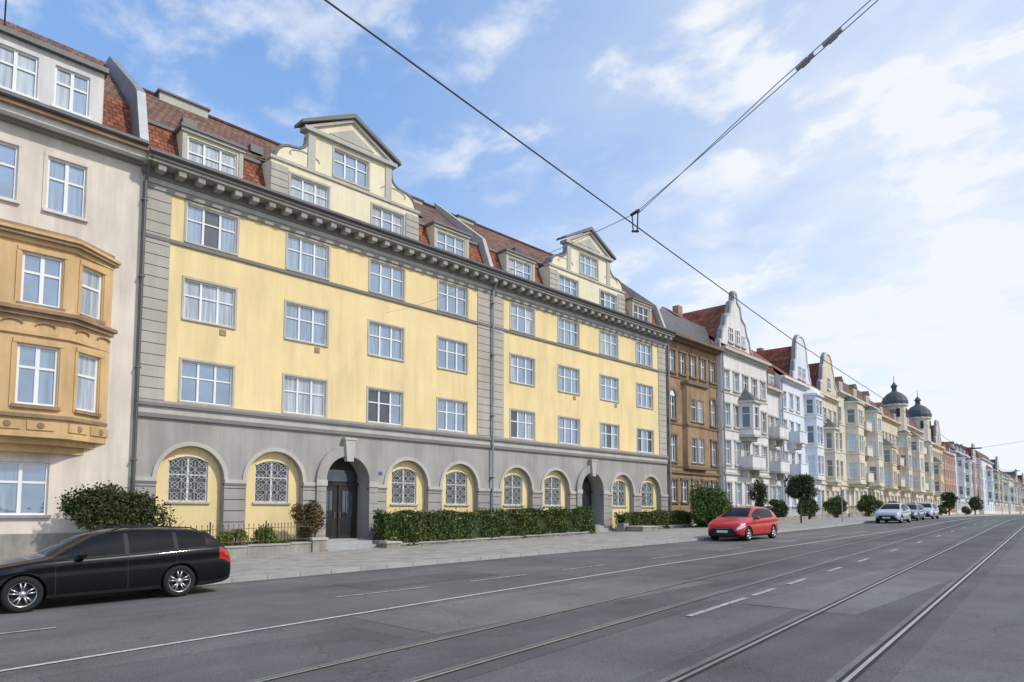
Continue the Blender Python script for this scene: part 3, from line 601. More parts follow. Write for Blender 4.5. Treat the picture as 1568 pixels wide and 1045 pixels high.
strip("trackbed_left_lane",rn(5.6),rn(7.95),.004,ASP2,parent=tr); strip("trackbed_right_lane",rn(1.6),rn(4.0),.004,ASP2,parent=tr)
for i,o in enumerate((2.0,3.55,6.0,7.5)):
    w=.08 if i<2 else .055
    strip(f"rail_seal_{i}",rn(o-w),rn(o+w),.008,GRV,parent=tr)
    strip(f"rail_head_{i}",rn(o-.035),rn(o+.02),.014,RAIL,parent=tr)
    strip(f"concrete_edge_{i}",rn(o+w),rn(o+w+.09),.0085,ASP3,parent=tr)
for (a,b,c,d,m) in ((7,16,8.6,11.2,ASP3),(20,29,9.7,12.4,ASP2),(13,22,4.3,6.4,ASP3),(2,6.5,7.8,10.2,ASP2),(33,52,14,16.5,ASP3),(9.5,14,14.3,16,ASP2)):
    strip("road_patch",C(c),C(d),.0045 if c!=4.3 else .0065,m,a,b)
mk=empty("road_markings")
ll=lambda s: float(np.interp(s,[-60,1.6,18.8,53,63,1500],[10.7,10.93,12.2,13.4,14.2,14.2+.08*1437]))
strip("edge_line",lambda s:ll(s)-.05,lambda s:ll(s)+.05,.012,PNT,-5,400,parent=mk)
pl=lambda s: float(np.interp(s,[-60,2,10,33,50,63,1500],[14.4,14.25,13.6,13.9,14.6,15.6,15.6+.08*1437]))
for a in (-4,.4,8.2,12.2,16.0,21,26,32,38,44): 
    strip("parking_dash",lambda s:pl(s)-.05,lambda s:pl(s)+.05,.012,PNTW,a,a+(2.6 if a<10 else 2.2),parent=mk)
cl_=lambda s: 6.45+.1*(s-11) if s<75 else 12.85+.08*(s-75)
for a in (11,14.2,16.6,20.2,23.8,29,35,41,47,53,60,68,76): 
    strip("centre_dash",lambda s:cl_(s)-.065,lambda s:cl_(s)+.065,.013,PNTW,a,a+(2.8 if a==11 else 1.4),parent=mk)
# ================================================================ VEGETATION
def leafmat(name,c,var=.35): return M(name,c,.6,var,1.5,0,spec=.25)
LG=[leafmat("leaf_dark",(.030,.048,.016)),leafmat("leaf_mid",(.055,.085,.022)),leafmat("leaf_light",(.10,.14,.035))]
LH=[leafmat("hedge_dark",(.035,.060,.016)),leafmat("hedge_mid",(.08,.12,.028)),leafmat("hedge_yellow",(.20,.20,.05))]
LA_=[leafmat("autumn_dark",(.06,.055,.02)),leafmat("autumn_mid",(.12,.09,.03)),leafmat("autumn_red",(.20,.09,.035))]
LY=[leafmat("shrub_green",(.11,.18,.035)),leafmat("shrub_lime",(.22,.27,.05)),leafmat("shrub_mid",(.06,.1,.02))]
BARK=M("bark",(.09,.07,.05),.9,.3,8,.4)
def leafmesh(name,P,size,mats,wts,parent=None,el=1.5):
    P=np.asarray(P); n=len(P)
    a=rng.normal(size=(n,3)); a/=np.linalg.norm(a,axis=1)[:,None]
    b=np.cross(a,rng.normal(size=(n,3))); b/=np.linalg.norm(b,axis=1)[:,None]
    sz=(size*rng.uniform(.6,1.3,n))[:,None]
    V=np.stack([P-a*sz*el*.5,P+b*sz*.4,P+a*sz*el*.5,P-b*sz*.4],1).reshape(-1,3)
    me=bpy.data.meshes.new(name); me.vertices.add(4*n); me.vertices.foreach_set("co",V.ravel())
    me.loops.add(4*n); me.loops.foreach_set("vertex_index",np.arange(4*n,dtype=np.int32))
    me.polygons.add(n); me.polygons.foreach_set("loop_start",np.arange(0,4*n,4,dtype=np.int32)); me.polygons.foreach_set("loop_total",np.full(n,4,dtype=np.int32))
    for m in mats: me.materials.append(m)
    me.polygons.foreach_set("material_index",rng.choice(len(mats),n,p=wts).astype(np.int32))
    me.update(); o=bpy.data.objects.new(name,me); sc.collection.objects.link(o); o.parent=parent; return o
def hedge(name,s0,s1,n0,n1,hgt,dens,mats):
    e=empty(name); mb=MB(); L=s1-s0
    x=s0+.12
    for _ in range(200):
        if x>=s1-.13: break
        x1=min(x+1.5,s1-.12); mb.box(Fr(0,0,0),x,x1,-(n1-.15),-(n0+.15),g(x),g(x)+hgt-.16,LG[0]); x=x1
    mb.obj("light_block_core",e)  # solid dark boxes added inside the leaves to stop light passing through
    N=int(dens*L)
    s=rng.uniform(s0,s1,N); t=rng.uniform(0,1,N)
    A=hgt/(hgt*1.0+(n1-n0))
    side=t<A*.85
    w=rng.uniform(0,1,N)
    bumpy=.08*np.sin(s*2.3)+.06*np.sin(s*5.1+1)+.05*np.sin(w*9+s*3)+.05*np.sin(s*.9+2)
    gz=np.array([g(q) for q in s])
    y=np.where(side,n0-bumpy+np.abs(rng.normal(0,.07,N)),rng.uniform(n0,n1,N))
    z=np.where(side,w*hgt*.99,hgt+bumpy*.8-np.abs(rng.normal(0,.07,N))+ (rng.random(N)<.05)*rng.uniform(0,.22,N))
    e0=rng.random(N)<.05; s=np.where(e0,s0+rng.normal(0,.06,N),s); e1=rng.random(N)<.05; s=np.where(e1,s1+rng.normal(0,.06,N),s); y=np.where(e0|e1,rng.uniform(n0,n1,N),y); z=np.where(e0|e1,w*hgt,z)
    leafmesh("foliage",np.stack([s,y,gz+z],1),.085,mats,[.38,.40,.22],e)
hedge("hedge",18.35,33.6,26.25,27.3,1.62,1500,LH)
hedge("hedge",37.2,45.6,26.25,27.2,1.25,1200,LH)
hedge("hedge",46.5,52.5,25.6,26.6,1.3,1100,LH)
def bush(name,c,rad,n,size,mats,wts,trunk=0,nclump=14,flat=.0,shell=.55,tr=.06):
    e=empty(name); P=[]
    ct=[]
    for k in range(nclump):
        v=rng.normal(size=3); v/=np.linalg.norm(v); v*=rng.uniform(.35,.78)
        if flat: v[2]=abs(v[2])*.9-.25
        ct.append((v,rng.uniform(.28,.48)))
    per=n//nclump
    for v,r in ct:
        q=rng.normal(size=(per,3)); q/=np.linalg.norm(q,axis=1)[:,None]; q*=(rng.uniform(shell,1.05,per)[:,None])*r*(1+.25*rng.normal(size=(per,1))*.4)
        P.append(v+q)
    P=np.concatenate(P)*np.array(rad)+np.array(c)
    leafmesh("foliage",P,size,mats,wts,e)
    mb=MB(); z0=g(c[0])+.1
    if trunk:
        base=Vector((c[0],c[1],z0)); top=Vector((c[0]+.05,c[1],c[2]-rad[2]*.3))
        m1=base.lerp(top,.5)+Vector((.04,.02,0))
        mb.bar(base,m1,tr*1.2,BARK,8); mb.bar(m1,top,tr,BARK,8)
        for v,r in ct: 
            e1=Vector(c)+Vector(v*np.array(rad)); mid=top.lerp(e1,.5)+Vector((0,0,.1)); mb.bar(top-Vector((0,0,.1)),mid,tr*.45,BARK,5); mb.bar(mid,e1,tr*.25,BARK,4)
    else:
        for v,r in ct: mb.bar((c[0]+v[0]*.2,c[1]+v[1]*.2,z0-.1),Vector(c)+Vector(v*np.array(rad)),.03,BARK,4)
    mb.obj("branches",e)
bush("ornamental_shrub_tree",(7.1,26.6,2.1),(1.75,1.15,1.3),17000,.085,[LG[0],LA_[0],LG[1]],[.4,.35,.25],1,34,flat=1,tr=.08)
bush("autumn_shrub",(14.75,26.75,1.75),(.85,.6,.95),5000,.07,[LA_[1],LG[1],LA_[2]],[.4,.35,.25],0,14)
bush("lime_shrub",(11.4,26.7,1.05),(.65,.4,.5),2500,.06,LY,[.4,.4,.2],0,10)
bush("lime_shrub",(12.6,26.8,1.15),(.9,.4,.6),3500,.06,LY,[.4,.4,.2],0,12)
bush("laurel_bush",(45.3,24.7,2.35),(2.5,1.3,1.7),15000,.11,[LG[1],LY[2],LY[0]],[.35,.35,.3],0,34)
bush("round_crowned_tree",(55.7,22.3,4.05),(1.35,1.3,1.25),9000,.10,[LG[0],LG[1],LG[0]],[.5,.35,.15],1,30)
bush("small_street_tree",(53.2,24.6,3.4),(.8,.8,1.5),3000,.10,[LA_[0],LG[1],LA_[1]],[.5,.3,.2],1,16)
bush("garden_bush",(59.5,26,2.4),(2.2,.8,1.0),5000,.12,LG,[.4,.4,.2],0,18)
bush("garden_bush",(66.5,26,2.6),(2.4,.8,1.1),5000,.12,LG,[.4,.4,.2],0,18)
bush("garden_bush",(75,26.4,2.7),(3.2,.9,1.2),5000,.14,[LA_[0],LG[1],LG[2]],[.4,.4,.2],0,18)
bush("garden_bush",(88,27,3.0),(3.2,1.,1.4),5000,.16,LG,[.4,.4,.2],0,18)
bush("garden_bush",(101,28,2.6),(4.5,1.,1.0),5000,.16,LG,[.4,.4,.2],0,22)
for i,s in enumerate((129,162)):
    bush("round_crowned_tree",(s,nk(s)+3.2,4.0),(1.5,1.5,1.4),2600,.2,[LG[0],LG[1],LG[2]],[.4,.4,.2],1,16,tr=.1)
for s in (118,146,180):
    bush("garden_bush",(s,nf(s)-2.2,2.5),(3.0,1.,1.0),2600,.2,LG,[.4,.4,.2],0,16)
P=np.stack([rng.uniform(470,700,5000),np.zeros(5000),rng.uniform(0,1,5000)],1); P[:,1]=19.25+.08*(P[:,0]-63)+4+rng.normal(0,1.5,5000); P[:,2]=2+P[:,2]*4*(.6+.4*np.sin(P[:,0]*.25))
leafmesh("distant_tree_row",P,1.0,LG,[.4,.4,.2])
fg=MB()
S=[8.2,12,15.0]
for a,b in zip(S,S[1:]): fg.face([(a,26.5,g(a)+.42),(b,26.5,g(b)+.42),(b,28,g(b)+.5),(a,28,g(a)+.5)],EARTH)
fg.obj("front_garden_soil")
P=np.stack([rng.uniform(8.3,15,3500),rng.uniform(26.5,27.9,3500),np.zeros(3500)],1); P[:,2]=[g(a)+.48+random.random()*.12 for a in P[:,0]]
leafmesh("ground_cover_plants",P,.08,LY,[.3,.3,.4])
P=np.stack([rng.uniform(18,52,900),np.zeros(900),np.zeros(900)],1); P[:,1]=26.0+rng.normal(0,.16,900); P[:,2]=[g(a)+.14 for a in P[:,0]]
leafmesh("fallen_leaves",P,.06,[LA_[1],LA_[2],LH[2]],[.4,.2,.4])
# ================================================================ FENCE + WALLS
FF=Fr(0,26.2,0)
e=empty("iron_railing_fence"); mb=MB(); r=MB()
def lowwall(a,b,h,m=STONE):
    x=a
    while x<b-.01:
        x1=min(x+1.8,b); mb.box(FF,x,x1-.012,-.28,0,g(x)-.3,g(x)+h,m); mb.box(FF,x,x1-.012,-.32,.04,g(x)+h,g(x)+h+.07,GRY); x=x1
lowwall(8.2,14.55,.52)
mb.box(FF,14.55,15.2,-.55,.08,g(15)-.3,g(15)+.62,STONE); mb.box(FF,14.5,15.25,-.6,.13,g(15)+.62,g(15)+.72,GRYL)
x=8.3
while x<14.5:
    z=g(x)+.59; r.bar(FF(x,-.14,z),FF(x,-.14,z+.72),.012,RUST if x<12.6 else IRON); r.bar(FF(x,-.14,z+.72),FF(x,-.14,z+.80),.02,RUST if x<12.6 else IRON); x+=.14 if x>12.6 else .2
for h in (.12,.62): r.bar(FF(8.2,-.14,g(8.2)+.59+h),FF(14.55,-.14,g(14.55)+.59+h),.016,RUST)
for x in (8.3,10.4,12.6,14.5): r.bar(FF(x,-.14,g(x)+.5),FF(x,-.14,g(x)+1.5),.028,IRON)
mb.obj("plinth_wall",e); r.obj("railings",e)
e=empty("stair_side_wall"); mb=MB()
mb.box(FF,18.0,18.3,-.6,.35,g(18)-.3,g(18)+.45,STONE); mb.box(FF,17.95,18.7,.05,.55,g(18)-.3,g(18)+.33,STONE); mb.box(FF,17.9,18.75,.0,.6,g(18)+.33,g(18)+.41,GRYL)
mb.box(FF,15.25,15.5,-1.6,-.6,g(15)-.3,g(15)+.6,STONE)
mb.obj("wall_block",e)
e=empty("entrance_steps"); mb=MB()
for k in range(3): mb.box(FF,15.25,17.95,-2.2,.1-.35*k,g(16)-.2,g(16)+.16*(k+1)+.0,STEP)
mb.obj("treads",e)
e=empty("low_garden_wall"); mb=MB()
lowwall(18.35,33.7,.22); lowwall(37.2,45,.3)
mb.box(FF,33.7,34.2,-.5,.1,g(33)-.3,g(34)+.65,STONE); mb.box(FF,36.7,37.2,-.5,.1,g(36)-.3,g(37)+.65,STONE)
mb.box(FF,36.9,38.5,.1,1.4,g(36)-.3,g(37)+.4,STONE); mb.box(FF,36.85,38.55,.05,1.45,g(37)+.4,g(37)+.48,GRYL)
mb.obj("wall_run",e)
e=empty("garden_fence"); r=MB()
for s0_,s1_ in ((53,66),(67,80),(81,100)):
    x=s0_
    while x<s1_:
        f=25.3+ (nf(x)-28); r.bar((x,f,g(x)+.4),(x,f,g(x)+1.4),.02,IRON); x+=.3
    r.bar((s0_,25.3+nf(s0_)-28,g(s0_)+1.3),(s1_,25.3+nf(s1_)-28,g(s1_)+1.3),.025,IRON)
    x=s0_
    while x<s1_: r.box(Fr(0,0,0),x,min(x+2,s1_),-(25.45+nf(x)-28),-(25.2+nf(x)-28),g(x)-.2,g(x)+.5,STONE); x+=2
r.obj("fence_run",e)
# ================================================================ CARS
def paint(name,c,coat=1.0,spec=.5): return M(name,c,.28,.02,1,0,spec=spec,coat=coat)
TYRE=M("tyre_rubber",(.02,.02,.02),.85,.1,5,0); RIM=M("alloy_rim",(.55,.56,.58),.3,.05,3,0,metal=.85)
PLA=M("black_plastic",(.018,.018,.02),.6,.1,5,0); LRED=M("tail_light_red",(.45,.012,.01),.15,.05,4,0,coat=1); LWH=M("headlight_glass",(.6,.63,.66),.1,.1,20,0,coat=1); PLT=M("licence_plate",(.7,.7,.68),.5,.05,5,0); CHR=M("chrome",(.6,.6,.6),.15,.02,3,0,metal=1)
def car(name,front,nc,kind,pm,sc_=1.08,yaw=0):
    if kind=='estate':
        K=[(0,.34,.56,.60,.55),(.04,.24,.66,.72,.6),(.14,.20,.73,.80,.68),(.35,.18,.80,.86,.75),(.7,.18,.87,.895,.84),(1.05,.18,.92,.905,.88),(1.35,.18,.96,.91,.90),(1.75,.18,1.18,.91,.915),(2.15,.18,1.37,.91,.925),(2.5,.18,1.435,.91,.935),(2.95,.18,1.45,.91,.95),(3.5,.18,1.435,.91,.975),(4.0,.18,1.395,.905,1.0),(4.33,.19,1.34,.89,1.01),(4.55,.21,1.12,.875,1.01),(4.66,.23,.98,.86,.93),(4.76,.26,.88,.82,.82),(4.80,.36,.72,.74,.68)]
        L=4.8; wb=(.92,3.66); WS=(1.36,2.3); RG=(4.35,4.6); SG_=(1.62,4.22); PIL=[(2.62,2.70),(3.56,3.64)]; SEAM=[1.42,2.66,3.6]
    else:
        K=[(0,.34,.58,.58,.56),(.04,.24,.68,.70,.62),(.14,.20,.76,.78,.7),(.3,.18,.83,.84,.78),(.6,.18,.92,.875,.88),(.9,.18,.98,.885,.92),(1.1,.18,1.02,.89,.94),(1.5,.18,1.26,.89,.95),(1.85,.18,1.42,.89,.96),(2.2,.18,1.49,.89,.97),(2.6,.18,1.50,.89,.98),(3.0,.18,1.475,.885,.99),(3.4,.18,1.42,.875,1.01),(3.62,.19,1.36,.86,1.02),(3.84,.22,1.08,.85,1.03),(3.92,.24,.95,.83,.9),(4.01,.27,.86,.79,.8),(4.05,.36,.72,.72,.68)]
        L=4.05; wb=(.80,3.35); WS=(1.12,2.0); RG=(3.63,3.86); SG_=(1.3,3.42); PIL=[(2.32,2.40),(3.08,3.14)]; SEAM=[1.25,2.36,3.1]
    K=np.array(K); xs=set(np.round(np.linspace(0,L,64),4))|{a for a in K[:,0] if a<.2 or a>L-.2}|{0,.012,L-.012,L}
    for a,b in [WS,RG,SG_]+PIL: xs|={a,b}
    for a in SEAM: xs|={a-.006,a+.006}
    xs=np.array(sorted(xs)); xs=xs[np.concatenate([[True],np.diff(xs)>.004])]
    def sm(col):
        acc=np.zeros(len(xs))
        for o in (-.07,-.035,0,.035,.07):
            acc+=np.interp(np.clip(xs+o*np.minimum(1,np.minimum(xs,L-xs)/.1),0,L),K[:,0],K[:,col])
        return acc/5
    ZB,ZT,WD,BL=sm(1),sm(2),sm(3),sm(4)
    V=[]
    for x,zb,zt,w,b in zip(xs,ZB,ZT,WD,BL):
        be=min(b,zt-.045); f=min(1,max(0,(zt-be-.045)/.42)); mid=zb+(be-zb)*.5
        gt=(w-.07-.19*f, zt-.015-.055*f)
        gb_=(w-.055-.01*f,be+.01+.015*f)
        h=[(0,zb),(w*.82,zb),(w-.05,zb+.03),(w-.015,zb+.10),(w-.004,zb+(be-zb)*.28),(w,mid),(w-.004,zb+(be-zb)*.68),(w-.014,zb+(be-zb)*.80),(w-.002,zb+(be-zb)*.84),(w-.022,be-.03),(w-.042,be),gb_,
           (gb_[0]*.5+gt[0]*.5+.018*f,(gb_[1]+gt[1])/2),gt,(gt[0]-.035,gt[1]+.03*f+.006),(gt[0]-.12,zt+.004),(gt[0]*.5,zt+.018),(0,zt+.024)]
        ringp=h+[(-y,z) for y,z in h[-2:0:-1]]; nr=len(ringp); nh=len(h)
        V+= [(x,y,z) for y,z in ringp]
    me=bpy.data.meshes.new("body"); F=[];MI=[]
    mats=[pm,CG,PLA,LRED,LWH,GRV]
    ns=len(xs)
    for i in range(ns-1):
        xm=(xs[i]+xs[i+1])/2
        for k in range(nr):
            l=(k+1)%nr; F.append((i*nr+k,i*nr+l,(i+1)*nr+l,(i+1)*nr+k))
            kk=k if k<nh-1 else nr-1-k
            mi=0
            if 11<=kk<=12 and SG_[0]<xm<SG_[1]: mi=2 if any(a<xm<b for a,b in PIL) else 1
            if kk in(15,16) and WS[0]<xm<WS[1]-.05: mi=1
            if kk in(15,16) and RG[0]<xm<RG[1]: mi=1
            if kk<=2: mi=2
            if 2<kk<10 and any(abs(xm-a)<.007 for a in SEAM): mi=5
            if kk in(6,7,8,9) and xm>L-.34: mi=3
            if kk in (6,7,8) and .05<xm<.52 : mi=4
            if kk in (3,4) and (xm<.04): mi=2
            if kk in (10,) and SG_[0]<xm<SG_[1]: mi=2
            MI.append(mi)
    F.append(tuple(range(nr-1,-1,-1))); MI.append(2); F.append(tuple((ns-1)*nr+k for k in range(nr))); MI.append(0)
    me.from_pydata(V,[],F)
    for m in mats: me.materials.append(m)
    me.polygons.foreach_set("material_index",MI); me.polygons.foreach_set("use_smooth",[True]*len(F)); me.update()
    E=empty(name,(front,nc,g(front))); E.scale=(sc_,)*3; E.rotation_euler=(0,-math.atan((g(front+4)-g(front))/4),yaw)
    bo=bpy.data.objects.new("body",me); sc.collection.objects.link(bo)
    cut=MB()
    wr=.33 if kind=='estate' else .315
    wmax=.91 if kind=='estate' else .89
    for x in wb:
        for sg in (-1,1):
            cut.lathe((x,sg*(wmax-.09),wr),[(0.0001,-.17),(wr+.05,-.17),(wr+.05,.17),(.0001,.17)],GRV,28,axis='y')
    cme=cut.obj("wheel_cutter"); cme.data.materials.clear()
    for m in mats: cme.data.materials.append(m)
    cme.data.polygons.foreach_set("material_index",[5]*len(cme.data.polygons))
    bm=bmesh.new(); bm.from_mesh(cme.data); bmesh.ops.remove_doubles(bm,verts=bm.verts,dist=.001); bmesh.ops.recalc_face_normals(bm,faces=bm.faces); bm.to_mesh(cme.data); bm.free()
    bm=bmesh.new(); bm.from_mesh(me); bmesh.ops.recalc_face_normals(bm,faces=bm.faces); bm.to_mesh(me); bm.free()
    md=bo.modifiers.new("b",'BOOLEAN'); md.operation='DIFFERENCE'; md.object=cme; md.solver='EXACT'
    dg=bpy.context.evaluated_depsgraph_get(); dg.update()
    nm_=bpy.data.meshes.new_from_object(bo.evaluated_get(dg)); bo.modifiers.clear(); bo.data=nm_
    nm_.set_sharp_from_angle(angle=R(38))
    bpy.data.objects.remove(cme)
    bo.parent=E
    Wm=MB()
    for x in wb:
        for sg in (-1,1):
            yo=sg*(wmax-.012)
            def y(v): return yo-sg*v
            c=(x,0,wr)
            Wm.lathe(c,[(wr*.66,y(.02)),(wr*.70,y(.0)),(wr*.9,y(-.002)),(wr*.98,y(.02)),(wr,y(.05)),(wr,y(.17)),(wr*.95,y(.2)),(wr*.5,y(.2))],TYRE,32,axis='y')
            Wm.lathe(c,[(wr*.70,y(.012)),(wr*.66,y(.014)),(wr*.63,y(.03)),(wr*.61,y(.1))],RIM,32,axis='y')
            Wm.lathe(c,[(.001,y(.09)),(wr*.62,y(.09))],GRV,24,axis='y')
            Wm.lathe(c,[(.001,y(.015)),(wr*.16,y(.018)),(wr*.2,y(.05))],RIM,16,axis='y')
            for k in range(5):
                for dl in (-.16,.16):
                    t=2*math.pi*k/5+.3; p=(x+wr*.12*math.cos(t+dl),y(.04),wr+wr*.12*math.sin(t+dl)); q=(x+wr*.66*math.cos(t+dl*1.3),y(.028),wr+wr*.66*math.sin(t+dl*1.3)); Wm.bar(p,q,.018,RIM,4)
    Wm.obj("wheels",E,True)
    D=MB(); f0=Fr(0,0,0)
    def bx(x0,x1,y0,y1,z0,z1,m): D.box(f0,x0,x1,-y1,-y0,z0,z1,m)
    for sg in (-1,1):
        w=wmax
        for a in SEAM[1:]:
            y0,y1=sorted((sg*(w-.012),sg*(w+.025))); bx(a-.25,a-.08,y0,y1,.80,.825,pm)
        xm=SG_[0]+.22
        D.lathe((xm,sg*(w+.07),1.0),[(.001,-.1),(.06,-.09),(.075,-.03),(.075,.04),(.05,.09),(.001,.1)],pm,12,axis='y')
        D.bar((xm,sg*(w-.1),.95),(xm,sg*(w+.03),.98),.02,PLA)
        if kind=='estate': D.path([(2.4,sg*.62,1.43),(2.6,sg*.63,1.485),(3.3,sg*.63,1.485),(3.95,sg*.615,1.44),(4.1,sg*.61,1.385)],.014,PLA,5)
    bx(L-.03,L+.006,-.26,.26,.60,.71,PLT); bx(-.012,.03,-.26,.26,.38,.49,PLT)
    bx(-.008,.06,-.42,.42,.52,.60,PLA); bx(.0,.05,-.55,.55,.25,.35,PLA)
    bx(-.012,.0,-.4,.4,.56,.57,CHR)
    if kind=='estate': bx(4.22,4.42,-.58,.58,1.34,1.36,pm)
    D.bar((3.3 if kind!='estate' else 3.9,0,1.44),(3.45 if kind!='estate' else 4.05,0,1.58),.006,PLA)
    D.obj("fittings",E)
    return E
BLK=paint("black_car_paint",(.004,.0045,.006),.45,.15); RDP=paint("red_car_paint",(.50,.014,.010),.7,.3); SIL=paint("silver_car_paint",(.35,.38,.42)); BLU=paint("blue_car_paint",(.06,.09,.15))
car("parked_estate_car",1.95,17.75,'estate',BLK,1.10)
car("red_hatchback_car",31.95,16.75,'hatch',RDP,1.13)
car("parked_car",60.5,17.4,'hatch',SIL,1.08,.05); car("parked_car",68.5,18.2,'estate',BLU,1.05,.08); car("parked_car",77,18.95,'hatch',SIL,1.08,.08)
# ================================================================ OVERHEAD WIRES
WIRE=M("wire_metal",(.035,.035,.04),.5,.1,3,0); INS=M("insulator",(.34,.32,.30),.5,.1,5,0); WG=M("span_wire",(.16,.16,.17),.5,.1,5,0); WL=M("steel_rope",(.30,.30,.31),.4,.1,5,0,metal=.5)
e=empty("overhead_contact_wire"); mb=MB()
CW=[(-30,2.3),(3.2,5.7),(9.6,6.6),(19,7.8),(75,13.7),(200,23.7),(500,47.7)]
pts=[]
for s in np.concatenate([np.arange(-25,60,1.0),np.arange(60,400,8)]):
    n=np.interp(s,[a for a,b in CW],[b for a,b in CW]); ph=((s-9.6)%40)/40
    pts.append((s,n,7.07+ (g(max(s,60))-1.17)*.8-.45*4*ph*(1-ph)*.15))
mb.path(pts,.011,WIRE,5); mb.obj("wire",e)
e=empty("span_wire"); mb=MB()
J=Vector((9.72,6.6,7.27)); A=Vector((19.3,27.95,12.0)); B=Vector((4.75,-9.5,10.6))
def sag(a,b,s,n=14): return [a.lerp(b,t/n)-Vector((0,0,4*s*(t/n)*(1-t/n))) for t in range(n+1)]
mb.path(sag(J,A,.25,30),.006,WG,4)
p1=sag(J,B,.15,28); mb.path(p1,.0065,WL,4); mb.path([p+Vector((.06,0,.13*min(1,i/5))) for i,p in enumerate(p1)],.0065,WL,4)
for t in (.208,.232):
    c=J.lerp(B,t)-Vector((0,0,4*.15*t*(1-t)))+Vector((.03,0,.06)); d=(B-J).normalized()
    mb.path([c-d*.13,c-d*.05],.028,INS,8); mb.path([c-d*.06,c+d*.06],.045,INS,8); mb.path([c+d*.06,c+d*.14],.026,INS,8)
dn=(A-J).normalized()
mb.bar(J-dn*.12+Vector((0,0,.03)),J+dn*.12,.03,WIRE,6)
mb.path([J-dn*.1,J-dn*.07-Vector((0,0,.30)),J-Vector((0,0,.33)),J+dn*.07-Vector((0,0,.30)),J+dn*.1],.012,WIRE,5)
mb.bar(J+dn*.1-Vector((0,0,.3)),J-dn*.1-Vector((0,0,.34)),.02,WIRE,6)
mb.obj("wires_and_hanger",e)
e=empty("tram_wire_pole",(0,0,0)); mb=MB(); mb.lathe((4.75,-9.6,g(4)),[(.14,0),(.13,.6),(.10,.7),(.08,11.2),(0,11.25)],ZND,14); mb.obj("shaft",e,True)
for s in (75,120,175):
    e=empty("span_wire"); mb=MB(); n=np.interp(s,[a for a,b in CW],[b for a,b in CW])
    a=Vector((s,nf(s),11.5)); j=Vector((s,n,8.0)); b=Vector((s,n-18,11))
    mb.path(sag(a,j,.3),.015,WG,4); mb.path(sag(j,b,.3),.015,WG,4); mb.bar(j-Vector((0,.4,0)),j+Vector((0,.4,0)),.06,WIRE,6); mb.obj("wire",e)
    e=empty("tram_wire_pole"); mb=MB(); mb.lathe((s,n-18,g(s)),[(.14,0),(.08,9.8),(0,9.85)],ZND,10); mb.obj("shaft",e,True)
e=empty("parking_sign"); mb=MB(); mb.bar((60,20.6,g(60)),(60,20.6,g(60)+2.8),.04,ZNC,8); mb.box(Fr(60,20.6,0),-.2,.2,.03,.06,g(60)+2.3,g(60)+2.75,M("sign_blue",(.05,.12,.35),.4)); mb.obj("post_and_plate",e)
# ================================================================ SKY / SUN / CAMERA
sd=Vector((.30,-.72,.70)).normalized(); el=math.asin(sd.z)
w=bpy.data.worlds.new("World"); sc.world=w; w.use_nodes=True; nt=w.node_tree; N=nt.nodes; Lk=nt.links
for n in list(N): N.remove(n)
out=N.new("ShaderNodeOutputWorld")
sky=N.new("ShaderNodeTexSky"); sky.sky_type='NISHITA'; sky.sun_disc=False; sky.sun_elevation=el; sky.sun_rotation=math.atan2(sd.x,sd.y); sky.air_density=1; sky.dust_density=.6; sky.ozone_density=1.2
b1=N.new("ShaderNodeBackground"); b1.inputs[1].default_value=.15; Lk.new(sky.outputs[0],b1.inputs[0])
b3=N.new("ShaderNodeBackground"); b3.inputs[0].default_value=(.08,.18,.38,1); b3.inputs[1].default_value=1.0
ads=N.new("ShaderNodeAddShader"); Lk.new(b1.outputs[0],ads.inputs[0]); Lk.new(b3.outputs[0],ads.inputs[1])
b2=N.new("ShaderNodeBackground"); b2.inputs[0].default_value=(.91,.945,1,1); b2.inputs[1].default_value=1.0
tc=N.new("ShaderNodeTexCoord"); sp=N.new("ShaderNodeSeparateXYZ"); Lk.new(tc.outputs["Generated"],sp.inputs[0])
def math_(op,a,b=None,cl=False):
    m=N.new("ShaderNodeMath"); m.operation=op; m.use_clamp=cl
    for i,x in enumerate((a,b)):
        if x is None: continue
        if isinstance(x,(int,float)): m.inputs[i].default_value=x
        else: Lk.new(x,m.inputs[i])
    return m.outputs[0]
zz=math_('ADD',math_('MAXIMUM',sp.outputs[2],0),.18)
cb=N.new("ShaderNodeCombineXYZ"); Lk.new(math_('DIVIDE',sp.outputs[0],zz),cb.inputs[0]); Lk.new(math_('MULTIPLY',math_('DIVIDE',sp.outputs[1],zz),.75),cb.inputs[1])
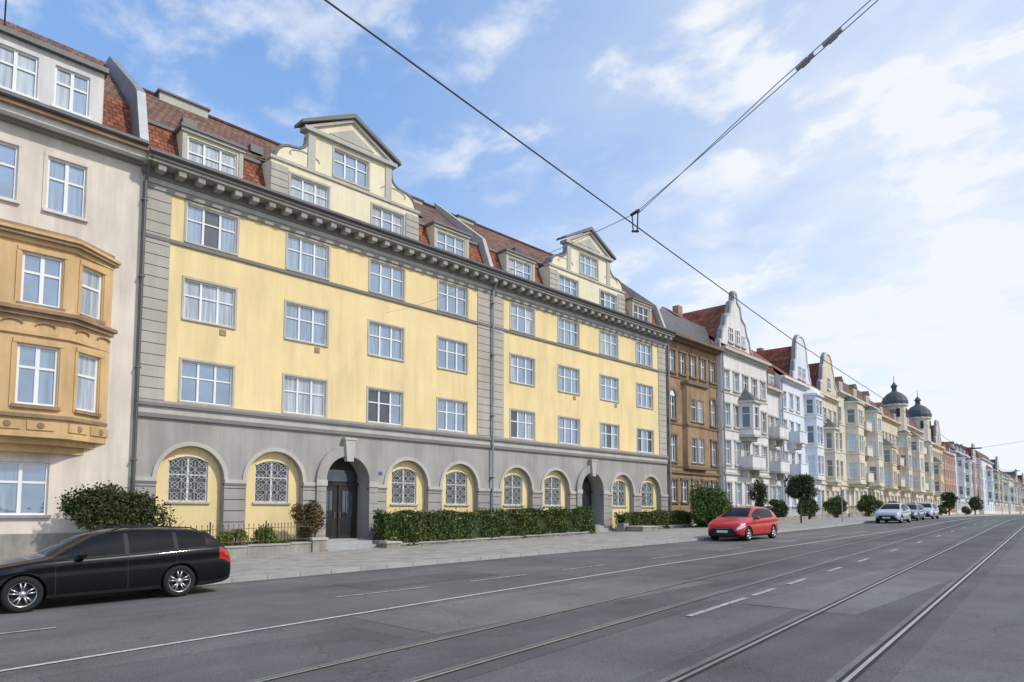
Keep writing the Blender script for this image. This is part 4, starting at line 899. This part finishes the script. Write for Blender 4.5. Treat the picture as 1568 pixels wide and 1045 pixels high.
def nz_(sc_,det,ro,dis):
    n=N.new("ShaderNodeTexNoise"); n.inputs["Scale"].default_value=sc_; n.inputs["Detail"].default_value=det; n.inputs["Roughness"].default_value=ro; n.inputs["Distortion"].default_value=dis; Lk.new(cb.outputs[0],n.inputs["Vector"]); return n.outputs[0]
def mr_(v,a,b,c,d,ss=True):
    m=N.new("ShaderNodeMapRange"); m.interpolation_type='SMOOTHSTEP' if ss else 'LINEAR'; Lk.new(v,m.inputs[0])
    for i,x in enumerate((a,b,c,d)): m.inputs[i+1].default_value=x
    return m.outputs[0]
big=mr_(nz_(1.3,4,.5,.2),.36,.58,.2,1); fine=mr_(nz_(6.5,10,.56,.25),.46,.70,0,1)
cloud=math_('MULTIPLY',big,fine)
az=math_('ADD',math_('MULTIPLY',sp.outputs[0],.82),math_('MULTIPLY',sp.outputs[1],-.57))
cov=mr_(az,-.10,.80,.02,.80)
soft=mr_(nz_(2.6,9,.55,.3),.3,.7,.62,1.22)
hz=mr_(sp.outputs[2],0,.40,.55,0,False)
f=math_('ADD',math_('MULTIPLY',cloud,.80),math_('MULTIPLY',cov,soft)); f=math_('ADD',f,hz); f=math_('MINIMUM',f,.97,True)
mx=N.new("ShaderNodeMixShader"); Lk.new(f,mx.inputs[0]); Lk.new(ads.outputs[0],mx.inputs[1]); Lk.new(b2.outputs[0],mx.inputs[2]); Lk.new(mx.outputs[0],out.inputs[0])
sl=bpy.data.lights.new("sun",'SUN'); sl.energy=2.7; sl.angle=R(2.5); sl.color=(1,.95,.88); so=bpy.data.objects.new("sun",sl); so.rotation_euler=(-sd).to_track_quat('-Z','Y').to_euler(); sc.collection.objects.link(so)
cam=bpy.data.cameras.new("camera"); cam.lens=24; cam.sensor_width=36; cam.shift_y=.1173; cam.clip_end=4000; cam.clip_start=.05
co=bpy.data.objects.new("camera",cam); co.location=(0,0,2.07); co.rotation_euler=(R(94.3),0,R(-45.3)); sc.collection.objects.link(co); sc.camera=co
sc.view_settings.view_transform='Standard'; sc.view_settings.look='None'; sc.view_settings.exposure=0
